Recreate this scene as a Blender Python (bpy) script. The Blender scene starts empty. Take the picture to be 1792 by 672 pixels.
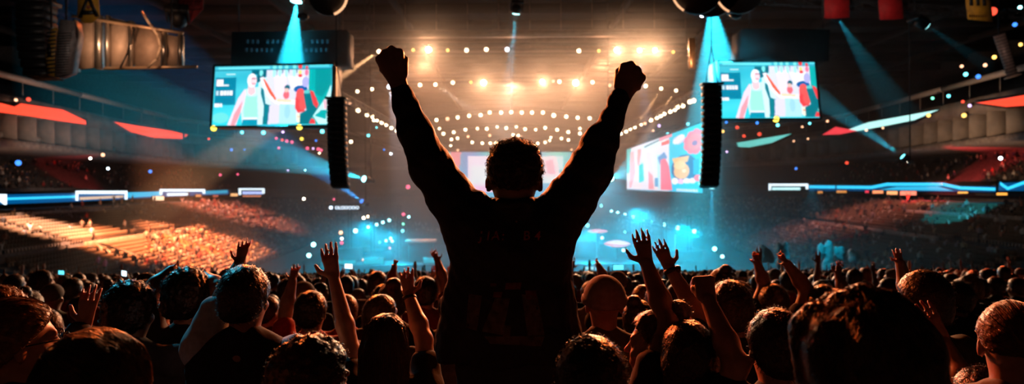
import bpy, math, random
import numpy as np
from mathutils import Vector, Matrix
from mathutils.bvhtree import BVHTree
random.seed(7); RNG = np.random.default_rng(7)
SC = bpy.context.scene
COL = SC.collection
H = 13.3            # eye height above the arena floor
F = 1200.0          # focal length in pixels of the 1792 wide frame
ROLL = -0.006
HOR = 331.0
ca, sa = math.cos(ROLL), math.sin(ROLL)

def P(px, py, Y):
    """photo pixel at distance Y -> point in the arena"""
    x = (px - 896) / F; y = (HOR - py) / F
    return Vector((Y * (x * ca - y * sa), Y, H + Y * (x * sa + y * ca)))

def ground(Y):
    return max(0.0, H - 1.9 - 0.12 * Y)
def step_z(Y):
    return max(0.0, H - 1.9 - 0.12 * math.floor(Y))

# ------------------------------------------------------------------ materials
MATS = {}
def mat(name, col, rough=0.7, metal=0.0, emit=None, es=0.0, noise=0.0, nscale=20.0, bump=0.0, spec=0.5, sheen=0.0):
    if name in MATS: return MATS[name]
    m = bpy.data.materials.new(name); m.use_nodes = True
    nt = m.node_tree; b = nt.nodes['Principled BSDF']
    b.inputs['Base Color'].default_value = (*col, 1)
    b.inputs['Roughness'].default_value = rough
    b.inputs['Metallic'].default_value = metal
    b.inputs['Specular IOR Level'].default_value = spec
    if sheen: b.inputs['Sheen Weight'].default_value = sheen; b.inputs['Sheen Roughness'].default_value = .4
    if emit is not None:
        b.inputs['Emission Color'].default_value = (*emit, 1)
        b.inputs['Emission Strength'].default_value = es
    if noise or bump:
        tc = nt.nodes.new('ShaderNodeTexCoord')
        n = nt.nodes.new('ShaderNodeTexNoise'); n.inputs['Scale'].default_value = nscale
        n.inputs['Detail'].default_value = 4
        nt.links.new(tc.outputs['Object'], n.inputs['Vector'])
        if noise:
            r = nt.nodes.new('ShaderNodeValToRGB')
            r.color_ramp.elements[0].position = .35; r.color_ramp.elements[1].position = .65
            r.color_ramp.elements[0].color = (*[c * (1 - noise) for c in col], 1)
            r.color_ramp.elements[1].color = (*[min(1, c * (1 + noise)) for c in col], 1)
            nt.links.new(n.outputs['Fac'], r.inputs['Fac'])
            nt.links.new(r.outputs['Color'], b.inputs['Base Color'])
        if bump:
            bp = nt.nodes.new('ShaderNodeBump'); bp.inputs['Strength'].default_value = bump
            bp.inputs['Distance'].default_value = .01
            nt.links.new(n.outputs['Fac'], bp.inputs['Height'])
            nt.links.new(bp.outputs['Normal'], b.inputs['Normal'])
    MATS[name] = m
    if emit is not None and es > 0: m.cycles.emission_sampling = 'NONE'
    return m
def attr_mat(name, emit=0.0, rough=.7):
    if name in MATS: return MATS[name]
    m = bpy.data.materials.new(name); m.use_nodes = True
    nt = m.node_tree; b = nt.nodes['Principled BSDF']
    a = nt.nodes.new('ShaderNodeAttribute'); a.attribute_name = 'Col'
    b.inputs['Roughness'].default_value = rough
    if emit:
        b.inputs['Base Color'].default_value = (.01, .01, .01, 1)
        nt.links.new(a.outputs['Color'], b.inputs['Emission Color'])
        b.inputs['Emission Strength'].default_value = emit
        m.cycles.emission_sampling = 'FRONT' if emit < 0 else 'AUTO'
    else:
        nt.links.new(a.outputs['Color'], b.inputs['Base Color'])
    MATS[name] = m
    return m
def lampmat(name, col, s): return mat(name, (.02, .02, .02), .4, emit=col, es=s)

STEEL = mat('dark_steel', (.045, .045, .05), .45, .6, noise=.3, nscale=8)
BLACK = mat('black_paint', (.012, .012, .014), .5, noise=.3, nscale=10)
CONC = mat('concrete', (.32, .29, .27), .85, noise=.25, nscale=1.5, bump=.2)
DCONC = mat('dark_concrete', (.07, .065, .065), .9, noise=.3, nscale=2.0, bump=.2)
GREY = mat('grey_cladding', (.12, .12, .13), .7, noise=.2, nscale=.8)
GRILLE = mat('black_grille', (.02, .02, .023), .55, .2, noise=.4, nscale=60, bump=.3)
ALU = mat('brushed_aluminium', (.55, .5, .45), .35, .9, noise=.12, nscale=14)

# ------------------------------------------------------------------ objects
def link(o, parent=None):
    COL.objects.link(o)
    if parent is not None: o.parent = parent
    return o
def tag(o, label=None, cat=None, group=None, kind=None):
    if label: o['label'] = label
    if cat: o['category'] = cat
    if group: o['group'] = group
    if kind: o['kind'] = kind
    return o
def empty(name, loc=(0, 0, 0), rz=0.0):
    o = bpy.data.objects.new(name, None); o.location = loc; o.rotation_euler = (0, 0, rz)
    o.empty_display_size = .2
    return link(o)
def np_mesh(name, V, Q, smooth=False):
    V = np.asarray(V, dtype=np.float32); me = bpy.data.meshes.new(name)
    me.vertices.add(len(V)); me.vertices.foreach_set('co', V.ravel())
    if isinstance(Q, np.ndarray):
        n = Q.shape[1]
        me.loops.add(Q.size); me.loops.foreach_set('vertex_index', Q.astype(np.int32).ravel())
        me.polygons.add(len(Q)); me.polygons.foreach_set('loop_start', np.arange(0, Q.size, n, dtype=np.int32))
    else:
        tot = sum(len(q) for q in Q)
        idx = [i for q in Q for i in q]; st = []; a = 0
        for q in Q: st.append(a); a += len(q)
        me.loops.add(tot); me.loops.foreach_set('vertex_index', idx)
        me.polygons.add(len(Q)); me.polygons.foreach_set('loop_start', st)
    me.update(calc_edges=True)
    if smooth: me.polygons.foreach_set('use_smooth', [True] * len(me.polygons))
    me.validate()
    return me
def obj(name, me, m=None, parent=None):
    if m is not None:
        me.materials.clear(); me.materials.append(m)
    return link(bpy.data.objects.new(name, me), parent)
def add_col(me, cols):
    a = me.color_attributes.new('Col', 'FLOAT_COLOR', 'POINT')
    c = np.ones((len(cols), 4), np.float32); c[:, :3] = cols
    a.data.foreach_set('color', c.ravel())

class MB:
    """collects shapes for ONE mesh"""
    def __init__(s): s.v = []; s.f = []
    def raw(s, V, Fc):
        o = len(s.v); s.v += [tuple(v) for v in V]; s.f += [tuple(i + o for i in q) for q in Fc]; return s
    def box(s, c, d, rot=None, bev=0.0):
        c = Vector(c); hx, hy, hz = d[0] / 2, d[1] / 2, d[2] / 2
        if bev <= 0:
            V = [Vector((x, y, z)) for z in (-hz, hz) for x, y in ((-hx, -hy), (hx, -hy), (hx, hy), (-hx, hy))]
            Fc = [(3, 2, 1, 0), (4, 5, 6, 7), (0, 1, 5, 4), (1, 2, 6, 5), (2, 3, 7, 6), (3, 0, 4, 7)]
        else:
            b = bev; V = []
            ring = [(-hx + b, -hy), (hx - b, -hy), (hx, -hy + b), (hx, hy - b), (hx - b, hy), (-hx + b, hy), (-hx, hy - b), (-hx, -hy + b)]
            for z, k in ((-hz, 1), (-hz + b, 0), (hz - b, 0), (hz, 1)):
                for x, y in ring:
                    if k: V.append(Vector((x * (hx - b) / hx, y * (hy - b) / hy, z)))
                    else: V.append(Vector((x, y, z)))
            Fc = [tuple(range(7, -1, -1)), tuple(range(24, 32))]
            for r in range(3):
                for i in range(8):
                    j = (i + 1) % 8; Fc.append((r * 8 + i, r * 8 + j, r * 8 + 8 + j, r * 8 + 8 + i))
        if rot is not None: V = [rot @ v for v in V]
        return s.raw([c + v for v in V], Fc)
    def tube(s, a, b, r, r2=None, n=8, cap=True):
        a = Vector(a); b = Vector(b); r2 = r if r2 is None else r2
        d = (b - a).normalized(); u = d.orthogonal().normalized(); w = d.cross(u)
        V = [a + (u * math.cos(t) + w * math.sin(t)) * r for t in [2 * math.pi * i / n for i in range(n)]]
        V += [b + (u * math.cos(t) + w * math.sin(t)) * r2 for t in [2 * math.pi * i / n for i in range(n)]]
        Fc = [(i, (i + 1) % n, n + (i + 1) % n, n + i) for i in range(n)]
        if cap: Fc += [tuple(range(n - 1, -1, -1)), tuple(range(n, 2 * n))]
        return s.raw(V, Fc)
    def path(s, pts, r, n=6):
        for a, b in zip(pts[:-1], pts[1:]): s.tube(a, b, r, n=n)
        return s
    def lathe(s, base, axis, prof, n=16):
        """prof: list of (distance along axis, radius)"""
        base = Vector(base); d = Vector(axis).normalized(); u = d.orthogonal().normalized(); w = d.cross(u)
        V = []; Fc = []
        for (h, r) in prof:
            V += [base + d * h + (u * math.cos(2 * math.pi * i / n) + w * math.sin(2 * math.pi * i / n)) * max(r, 1e-4) for i in range(n)]
        for k in range(len(prof) - 1):
            for i in range(n):
                j = (i + 1) % n; Fc.append((k * n + i, k * n + j, k * n + n + j, k * n + n + i))
        Fc.append(tuple(range(n - 1, -1, -1))); Fc.append(tuple(range((len(prof) - 1) * n, len(prof) * n)))
        return s.raw(V, Fc)
    def prism(s, pts, off):
        """pts: polygon in space, off: thickness vector"""
        n = len(pts); off = Vector(off)
        V = [Vector(p) for p in pts] + [Vector(p) + off for p in pts]
        Fc = [tuple(range(n)), tuple(range(2 * n - 1, n - 1, -1))] + [(i, n + i, n + (i + 1) % n, (i + 1) % n) for i in range(n)]
        return s.raw(V, Fc)
    def build(s, name, m, parent=None, smooth=False, origin=None):
        V = s.v
        o0 = Vector(origin) if origin is not None else None
        if o0 is not None: V = [tuple(Vector(v) - o0) for v in V]
        me = np_mesh(name, V, s.f, smooth)
        o = obj(name, me, m, parent)
        if o0 is not None: o.location = o0
        return o
def truss(mb, a, b, w=.6, r=.035, step=1.0, n=5):
    """box truss between two points"""
    a = Vector(a); b = Vector(b); d = (b - a); L = d.length; d.normalize()
    u = Vector((0, 0, 1)).cross(d)
    if u.length < .1: u = Vector((1, 0, 0))
    u.normalize(); v = d.cross(u)
    cs = [(-1, -1), (1, -1), (1, 1), (-1, 1)]
    C = [u * (x * w / 2) + v * (y * w / 2) for x, y in cs]
    for c in C: mb.tube(a + c, b + c, r, n=n, cap=False)
    k = max(1, int(L / step))
    for i in range(k):
        p = a + d * (L * i / k); q = a + d * (L * (i + 1) / k)
        for j in range(4):
            c1, c2 = C[j], C[(j + 1) % 4]
            if i % 2: c1, c2 = c2, c1
            mb.tube(p + c1, q + c2, r * .6, n=4, cap=False)
            mb.tube(p + C[j], p + C[(j + 1) % 4], r * .5, n=4, cap=False)
    return mb

# ------------------------------------------------------------------ continuous bodies from distance fields
class SDF:
    def __init__(s, lo, hi, h):
        s.h = h; s.lo = np.array(lo, np.float32); s.n = np.ceil((np.array(hi) - s.lo) / h).astype(int) + 1
        s.F = np.full(s.n, .5, np.float32)
        s.ax = [s.lo[i] + np.arange(s.n[i], dtype=np.float32) * h for i in range(3)]
    def _sl(s, lo, hi):
        a = np.clip(np.floor((np.array(lo) - s.lo) / s.h).astype(int), 0, s.n - 1)
        b = np.clip(np.ceil((np.array(hi) - s.lo) / s.h).astype(int) + 1, 1, s.n)
        if (b <= a).any(): return None
        return tuple(slice(a[i], b[i]) for i in range(3)), [s.ax[0][a[0]:b[0], None, None], s.ax[1][None, a[1]:b[1], None], s.ax[2][None, None, a[2]:b[2]]]
    def _mix(s, sl, D, k, sub=False):
        A = s.F[sl]
        if sub:
            D = -D; hh = np.maximum(k - np.abs(A - D), 0) / k
            s.F[sl] = np.maximum(A, D) + hh * hh * k * .25
        else:
            hh = np.maximum(k - np.abs(A - D), 0) / k
            s.F[sl] = np.minimum(A, D) - hh * hh * k * .25
    def cone(s, a, b, r1, r2=None, k=.02, flat=None):
        """tapered limb; flat=(axis vector, factor) squashes the cross-section"""
        a = np.array(a, float); b = np.array(b, float); r2 = r1 if r2 is None else r2
        R = max(r1, r2) + k + 2.5 * s.h
        g = s._sl(np.minimum(a, b) - R, np.maximum(a, b) + R)
        if g is None: return s
        sl, (X, Y, Z) = g
        ab = b - a; L2 = max(float(ab @ ab), 1e-9)
        dx, dy, dz = X - a[0], Y - a[1], Z - a[2]
        t = np.clip((dx * ab[0] + dy * ab[1] + dz * ab[2]) / L2, 0, 1)
        qx, qy, qz = dx - t * ab[0], dy - t * ab[1], dz - t * ab[2]
        if flat is not None:
            ax = np.array(flat[0], float); ax /= np.linalg.norm(ax); m = qx * ax[0] + qy * ax[1] + qz * ax[2]
            e = 1 / flat[1] - 1
            qx, qy, qz = qx + m * e * ax[0], qy + m * e * ax[1], qz + m * e * ax[2]
        D = np.sqrt(qx * qx + qy * qy + qz * qz) - (r1 + (r2 - r1) * t)
        s._mix(sl, D.astype(np.float32), k); return s
    def ell(s, c, r, k=.02, rot=None, sub=False):
        c = np.array(c, float); r = np.array(r, float); R = r.max() + k + 2.5 * s.h
        g = s._sl(c - R, c + R)
        if g is None: return s
        sl, (X, Y, Z) = g
        dx, dy, dz = X - c[0], Y - c[1], Z - c[2]
        if rot is not None:
            M = np.array(rot).T
            dx, dy, dz = (M[0, 0] * dx + M[0, 1] * dy + M[0, 2] * dz, M[1, 0] * dx + M[1, 1] * dy + M[1, 2] * dz, M[2, 0] * dx + M[2, 1] * dy + M[2, 2] * dz)
        k0 = np.sqrt((dx / r[0]) ** 2 + (dy / r[1]) ** 2 + (dz / r[2]) ** 2)
        k1 = np.sqrt((dx / r[0] ** 2) ** 2 + (dy / r[1] ** 2) ** 2 + (dz / r[2] ** 2) ** 2) + 1e-6
        s._mix(sl, (k0 * (k0 - 1) / k1).astype(np.float32), k, sub); return s
    def clip(s, fn):
        """fn(X,Y,Z) -> distance kept where negative"""
        X, Y, Z = s.ax[0][:, None, None], s.ax[1][None, :, None], s.ax[2][None, None, :]
        s.F = np.maximum(s.F, fn(X, Y, Z).astype(np.float32)); return s
    def rough(s, amp, freq, seed=0, stretch=(1, 1, 1)):
        X, Y, Z = s.ax[0][:, None, None] * stretch[0], s.ax[1][None, :, None] * stretch[1], s.ax[2][None, None, :] * stretch[2]
        f = freq; o = seed * 1.7
        n = np.sin(X * f + o + 1.7 * np.sin(Z * f * .7 + o)) * np.sin(Y * f * 1.1 + 2 * o + 1.3 * np.sin(X * f * .8)) * np.sin(Z * f * .9 + 3 * o + 1.5 * np.sin(Y * f * .6 + X * f * .5))
        n = n + .5 * np.sin(X * f * 2.3 + Z * f * 1.9 + o) * np.sin(Y * f * 2.1 - Z * f * 2.2 + o)
        near = np.abs(s.F) < .1
        s.F = np.where(near, s.F + (amp * n).astype(np.float32), s.F); return s
    def net(s, name):
        Fd = s.F; Fd[[0, -1], :, :] = .5; Fd[:, [0, -1], :] = .5; Fd[:, :, [0, -1]] = .5
        ins = Fd < 0
        c = ins[:-1, :-1, :-1].astype(np.int8)
        cnt = sum(ins[i:ins.shape[0] - 1 + i, j:ins.shape[1] - 1 + j, k:ins.shape[2] - 1 + k].astype(np.int8) for i in (0, 1) for j in (0, 1) for k in (0, 1))
        act = (cnt > 0) & (cnt < 8)
        I = np.argwhere(act)
        if len(I) == 0: return np_mesh(name, np.zeros((0, 3)), np.zeros((0, 4), int))
        idx = np.full(act.shape, -1, np.int64); idx[act] = np.arange(len(I))
        acc = np.zeros((len(I), 3)); num = np.zeros(len(I))
        cor = [(i, j, k) for i in (0, 1) for j in (0, 1) for k in (0, 1)]
        val = {q: Fd[I[:, 0] + q[0], I[:, 1] + q[1], I[:, 2] + q[2]] for q in cor}
        for q in cor:
            for ax in range(3):
                if q[ax] == 0:
                    p = list(q); p[ax] = 1; p = tuple(p)
                    a, b = val[q], val[p]; m = (a < 0) != (b < 0)
                    t = np.where(m, a / np.where(m, a - b, 1), 0)
                    pos = np.tile(np.array(q, float), (len(I), 1)); pos[:, ax] = t
                    acc[m] += pos[m]; num[m] += 1
        V = s.lo + (I + acc / num[:, None]) * s.h
        Q = []
        for ax in range(3):
            o1, o2 = [a for a in range(3) if a != ax]
            A = ins; B = np.roll(ins, -1, ax)
            ch = A != B
            sl = [slice(1, -1)] * 3; sl[ax] = slice(0, -1)
            E = np.argwhere(ch[tuple(sl)])
            for a in (o1, o2): E[:, a] += 1
            def cell(d1, d2):
                C = E.copy(); C[:, o1] += d1; C[:, o2] += d2
                return idx[C[:, 0], C[:, 1], C[:, 2]]
            q = np.stack([cell(-1, -1), cell(0, -1), cell(0, 0), cell(-1, 0)], 1)
            st = ins[E[:, 0], E[:, 1], E[:, 2]]
            if ax == 1: st = ~st
            q[~st] = q[~st][:, ::-1]
            Q.append(q)
        Q = np.concatenate(Q); Q = Q[(Q >= 0).all(1)]
        return np_mesh(name, V, Q, True)
# ------------------------------------------------------------------ people
def skin(name, c): return mat(name, c, .45, noise=.12, nscale=30, bump=.05)
SKINS = [skin('skin_fair', (.42, .24, .17)), skin('skin_tan', (.30, .16, .10)), skin('skin_brown', (.15, .075, .045)), skin('skin_light', (.5, .31, .23))]
HAIRS = [mat('hair_black', (.012, .009, .008), .38, noise=.4, nscale=60, bump=.6), mat('hair_brown', (.055, .028, .015), .38, noise=.4, nscale=60, bump=.6),
         mat('hair_light_brown', (.20, .10, .045), .38, noise=.35, nscale=60, bump=.6), mat('hair_dark_brown', (.03, .017, .011), .38, noise=.4, nscale=60, bump=.6)]
CL = {}
for nm, c in dict(black=(.012, .011, .012), charcoal=(.04, .04, .045), navy=(.015, .025, .06), denim=(.05, .09, .16), red=(.35, .02, .02), maroon=(.12, .012, .012),
                  white=(.6, .58, .56), grey=(.18, .17, .17), teal=(.03, .2, .25), pale=(.38, .5, .55), olive=(.06, .06, .03), brown=(.1, .05, .03)).items():
    CL[nm] = mat('cloth_' + nm, c, .85, noise=.15, nscale=45, bump=.15, spec=.3)
for _m in SKINS:
    _b = _m.node_tree.nodes['Principled BSDF']; _b.inputs['Subsurface Weight'].default_value = .3; _b.inputs['Subsurface Radius'].default_value = (1, .2, .08); _b.inputs['Subsurface Scale'].default_value = .02
def V3(*a): return np.array(a, float)
def unit(v): return v / max(np.linalg.norm(v), 1e-9)

def hand_prims(w, tip, nrm, ts, kind):
    """palm, five fingers; returns list of (a, b, r1, r2, flat)"""
    w = np.array(w); tip = np.array(tip); d = unit(tip - w); L = np.linalg.norm(tip - w); q = L / .185 if kind == 'open' else 1.0
    nrm = np.array(nrm, float); nrm = unit(nrm - d * (nrm @ d)); s = np.cross(d, nrm)
    out = []
    for o in (-.024, -.008, .008, .024):
        out.append((w + d * .012 * q + s * o * .6 * q, w + d * .088 * q + s * o * q, .017 * q, .014 * q, (nrm, .8)))
    for i, (o, ln) in enumerate(((-.031, .072), (-.0105, .083), (.0105, .078), (.031, .06))):
        b = w + d * .088 * q + s * o * q
        dd = unit(d + s * o * (2.4 if kind == 'open' else 4.0))
        if kind == 'open':
            m = b + (dd * .5 + nrm * .06) * ln * q; e = m + (unit(dd + nrm * .35) * .5) * ln * q
            out += [(b, m, .0092 * q, .0085 * q, None), (m, e, .0085 * q, .0066 * q, None)]
        else:
            m = b + nrm * .036; m2 = m - d * .026 + nrm * .004; e = m2 - nrm * .024 - d * .006
            out += [(b, m, .0115, .0105, None), (m, m2, .0105, .0098, None), (m2, e, .0098, .0085, None)]
    t0 = w + d * .022 * q + s * ts * .024 * q
    if kind == 'open':
        t1 = t0 + (d * .4 + s * ts * .75 + nrm * .15) * .048 * q; t2 = t1 + (d * .9 + s * ts * .4) * .04 * q
        out += [(t0, t1, .015 * q, .0115 * q, None), (t1, t2, .0112 * q, .0085 * q, None)]
    else:
        t1 = w + d * .062 + s * ts * .036 + nrm * .02; t2 = w + d * .07 + s * ts * .008 + nrm * .052
        out += [(t0, t1, .0155, .0125, None), (t1, t2, .0118, .0095, None)]
    return out

def arm_chain(side, arm):
    sh = V3(side * .185, 0, 1.43)
    if arm['e'][2] > 1.4: sh = V3(side * .175, 0, 1.455)
    return sh, np.array(arm['e'], float), np.array(arm['w'], float), np.array(arm['t'], float)

def torso(S, g=0.0, fem=False):
    w = .94 if fem else 1.0
    S.cone((-.105 * w, .01, 1.32), (.105 * w, .01, 1.32), .108 + g, k=.05)
    S.cone((-.15 * w, -.005, 1.415), (.15 * w, -.005, 1.415), .058 + g, k=.06)
    S.cone((-.12, -.02, 1.43), (-.02, -.02, 1.50), .045 + g, .045 + g, k=.05); S.cone((.12, -.02, 1.43), (.02, -.02, 1.50), .045 + g, .045 + g, k=.05)
    S.cone((-.065 * w, 0, 1.12), (.065 * w, 0, 1.12), .1 + g, k=.08)
    S.cone((-.085, -.005, .95), (.085, -.005, .95), .1 + g, k=.08)
def head(S):
    S.cone((0, -.025, 1.44), (0, -.01, 1.58), .06, .054, k=.03)
    S.ell((0, -.012, 1.668), (.074, .094, .09), k=.02)
    S.ell((0, .03, 1.6), (.058, .062, .068), k=.035)
    S.ell((0, .062, 1.555), (.026, .022, .02), k=.02)
    S.cone((0, .085, 1.655), (0, .106, 1.62), .008, .013, k=.012)
    S.ell((0, .088, 1.583), (.024, .01, .006), k=.006); S.ell((0, .086, 1.573), (.02, .011, .007), k=.006)
    S.cone((-.045, .075, 1.675), (.045, .075, 1.675), .011, k=.015)
    for s in (-1, 1):
        S.ell((s * .032, .09, 1.655), (.016, .014, .01), k=.01, sub=True); S.ell((s * .031, .078, 1.655), (.012, .012, .01), k=.004)
        S.ell((s * .045, .06, 1.615), (.022, .025, .02), k=.02)
        S.ell((s * .079, -.012, 1.635), (.009, .019, .032), k=.008, rot=Matrix.Rotation(s * .35, 3, 'Z'))
def legs(S, g=0.0, feet=True):
    for s in (-1, 1):
        S.cone((s * .085, 0, .9), (s * .1, .015, .5), .088 + g, .058 + g, k=.04)
        S.cone((s * .1, .015, .5), (s * .1, -.015, .1), .056 + g, .04 + g, k=.03)
        if feet: S.cone((s * .1, -.03, .045), (s * .115, .14, .032), .042 + g, .032 + g, k=.02)

def make_body(arms, h=.012, fem=False, ext=None):
    pts = [V3(-.3, -.2, -.02), V3(.3, .24, 1.8)]
    for a in arms: pts += [np.array(a['e']), np.array(a['w']), np.array(a['t'])]
    pts = np.array(pts); lo = pts.min(0) - .09; hi = pts.max(0) + .09
    lo[2] = -.05
    S = SDF(lo, hi, h)
    torso(S, -.004, fem); head(S); legs(S)
    for side, a in zip((-1, 1), arms):
        sh, e, w, t = arm_chain(side, a)
        S.ell(sh, (.056, .056, .056), k=.05)
        S.cone(sh, e, .05, .039, k=.03); S.cone(e, e + (w - e) * .35, .039, .041, k=.02); S.cone(e + (w - e) * .35, w, .041, .026, k=.02)
        for p, q, r1, r2, fl in hand_prims(w, t, a.get('n', (0, 1, 0)), a.get('ts', -side), a.get('kind', 'open')):
            S.cone(p, q, r1, r2, k=.0045, flat=fl)
    return S.net('body'), lo, hi
def make_shirt(arms, lo, hi, h=.012, sleeve=.55, fem=False, torso_on=True, sleeves_on=True, hood=False, seed=0, g=.014):
    S = SDF(lo, hi, h)
    if torso_on:
        torso(S, g, fem)
        S.cone((-.085, 0, .9), (.085, 0, .9), .108 + g, k=.05)
        if hood: S.ell((0, -.09, 1.46), (.12, .06, .06), k=.04)
    if sleeves_on:
        for side, a in zip((-1, 1), arms):
            sh, e, w, t = arm_chain(side, a)
            S.ell(sh, (.064 + g * .5,) * 3, k=.05)
            if sleeve <= 1: S.cone(sh, sh + (e - sh) * sleeve, .056 + g, .05 + g, k=.03)
            else:
                S.cone(sh, e, .056 + g, .047 + g, k=.03); S.cone(e, e + (w - e) * min(1, sleeve - 1), .047 + g, .034 + g, k=.02)
    S.rough(.006, 26, seed)
    S.clip(lambda X, Y, Z: .86 - Z + 0 * X + 0 * Y)
    return S.net('shirt')
def make_trousers(h=.014):
    S = SDF((-.3, -.25, 0), (.3, .3, 1.05), h)
    S.cone((-.085, -.005, .95), (.085, -.005, .95), .107, k=.08); legs(S, .013, False)
    S.rough(.005, 22, 3)
    S.clip(lambda X, Y, Z: np.maximum(Z - 1.0, .06 - Z) + 0 * X + 0 * Y)
    return S.net('trousers')
def make_shoes(h=.011):
    S = SDF((-.22, -.16, -.03), (.22, .28, .15), h)
    for s in (-1, 1):
        S.cone((s * .1, -.035, .048), (s * .115, .15, .036), .05, .038, k=.02); S.cone((s * .1, -.02, .06), (s * .1, -.015, .1), .05, .046, k=.02)
    S.clip(lambda X, Y, Z: .004 - Z + 0 * X + 0 * Y)
    return S.net('shoes')
def make_hair(style='short', h=.008, seed=0):
    S = SDF((-.2, -.24, 1.2), (.2, .2, 1.95), h)
    g = {'short': .018, 'crop': .011, 'curly': .03, 'long': .022, 'bun': .02, 'wavy': .034, 'undercut': .018, 'cap': .024}[style]
    S.ell((0, -.016, 1.674), (.076 + g, .095 + g, .09 + g), k=.02)
    if style in ('short', 'crop', 'curly', 'undercut'): S.ell((0, -.055, 1.62), (.064 + g, .05 + g, .07), k=.02)
    if style in ('long', 'wavy'):
        S.cone((-.05, -.06, 1.62), (-.06, -.085, 1.33), .055, .045, k=.04); S.cone((.05, -.06, 1.62), (.06, -.085, 1.33), .055, .045, k=.04); S.cone((0, -.07, 1.6), (0, -.1, 1.3), .06, .04, k=.04)
    if style == 'bun': S.ell((0, -.09, 1.78), (.05, .05, .045), k=.02); S.ell((0, -.055, 1.62), (.07, .05, .06), k=.02)
    amp, fr = {'short': (.003, 70), 'crop': (.0015, 90), 'curly': (.008, 75), 'long': (.003, 60), 'bun': (.004, 70), 'wavy': (.012, 38), 'undercut': (.003, 70), 'cap': (0.001, 40)}[style]
    S.rough(amp, fr, seed, (1, 1, .5) if style in ('long', 'wavy') else (1, 1, 1))
    zl = {'short': 1.655, 'crop': 1.665, 'curly': 1.67, 'long': 1.64, 'bun': 1.66, 'wavy': 1.62, 'undercut': 1.7, 'cap': 1.68}[style]
    back = 1.57 if style in ('short', 'crop', 'curly', 'bun') else (1.64 if style in ('undercut', 'cap') else 1.2)
    # hairline: rises from the nape to the forehead
    S.clip(lambda X, Y, Z: np.maximum(((back + (Y + .09) * ((zl + .06 - back) / .15)) - Z) * .8, back - Z) + 0 * X)
    return S.net('hair')
_hair_cache = {}
def hair_mesh(style, h=.008, seed=0):
    k = (style, h, seed)
    if k not in _hair_cache: _hair_cache[k] = make_hair(style, h, seed)
    return _hair_cache[k]
def strands(hm, n, ln, r, parent, m, seed=1, down=1.0, curl=.0, flow=None, part=None):
    """fine strands combed over the hair surface, one mesh"""
    rng = random.Random(seed); bvh_v = [v.co.copy() for v in hm.vertices]
    polys = [tuple(p.vertices) for p in hm.polygons]; bvh = BVHTree.FromPolygons(bvh_v, polys)
    V = []; Q = []
    top = [v for v in hm.vertices if v.co.z > 1.62]
    for _ in range(n):
        v = rng.choice(top); p = v.co.copy(); d = None; pts = []
        seg = 9; wob = rng.uniform(0, 6)
        for k in range(seg):
            loc, nr, ix, ds = bvh.find_nearest(p)
            if loc is None: break
            if flow: g = Vector(flow(loc))
            else: g = Vector((loc.x * 1.5, (loc.y + .01) * 1.0, -1.0 * down))
            t = g - nr * g.dot(nr)
            if t.length < 1e-4: t = Vector((rng.uniform(-1, 1), rng.uniform(-1, 1), 0))
            t.normalize()
            side = nr.cross(t)
            t = (t + side * curl * math.sin(wob + k * 1.3)).normalized()
            pts.append(loc + nr * (.0015 + .004 * rng.random() * (k / seg)))
            p = loc + t * (ln / seg)
        if len(pts) < 3: continue
        b = len(V)
        for k, q in enumerate(pts):
            t = (pts[min(k + 1, len(pts) - 1)] - pts[max(k - 1, 0)]).normalized(); u = t.orthogonal().normalized(); w = t.cross(u)
            rr = r * (1 - .8 * k / len(pts))
            for a in (0, 2.094, 4.189): V.append(q + (u * math.cos(a) + w * math.sin(a)) * rr)
        for k in range(len(pts) - 1):
            for i in range(3): Q.append((b + k * 3 + i, b + k * 3 + (i + 1) % 3, b + k * 3 + 3 + (i + 1) % 3, b + k * 3 + 3 + i))
    me = np_mesh('hair_strands', [tuple(v) for v in V], np.array(Q), True)
    return obj('hair_strands', me, m, parent)

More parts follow.
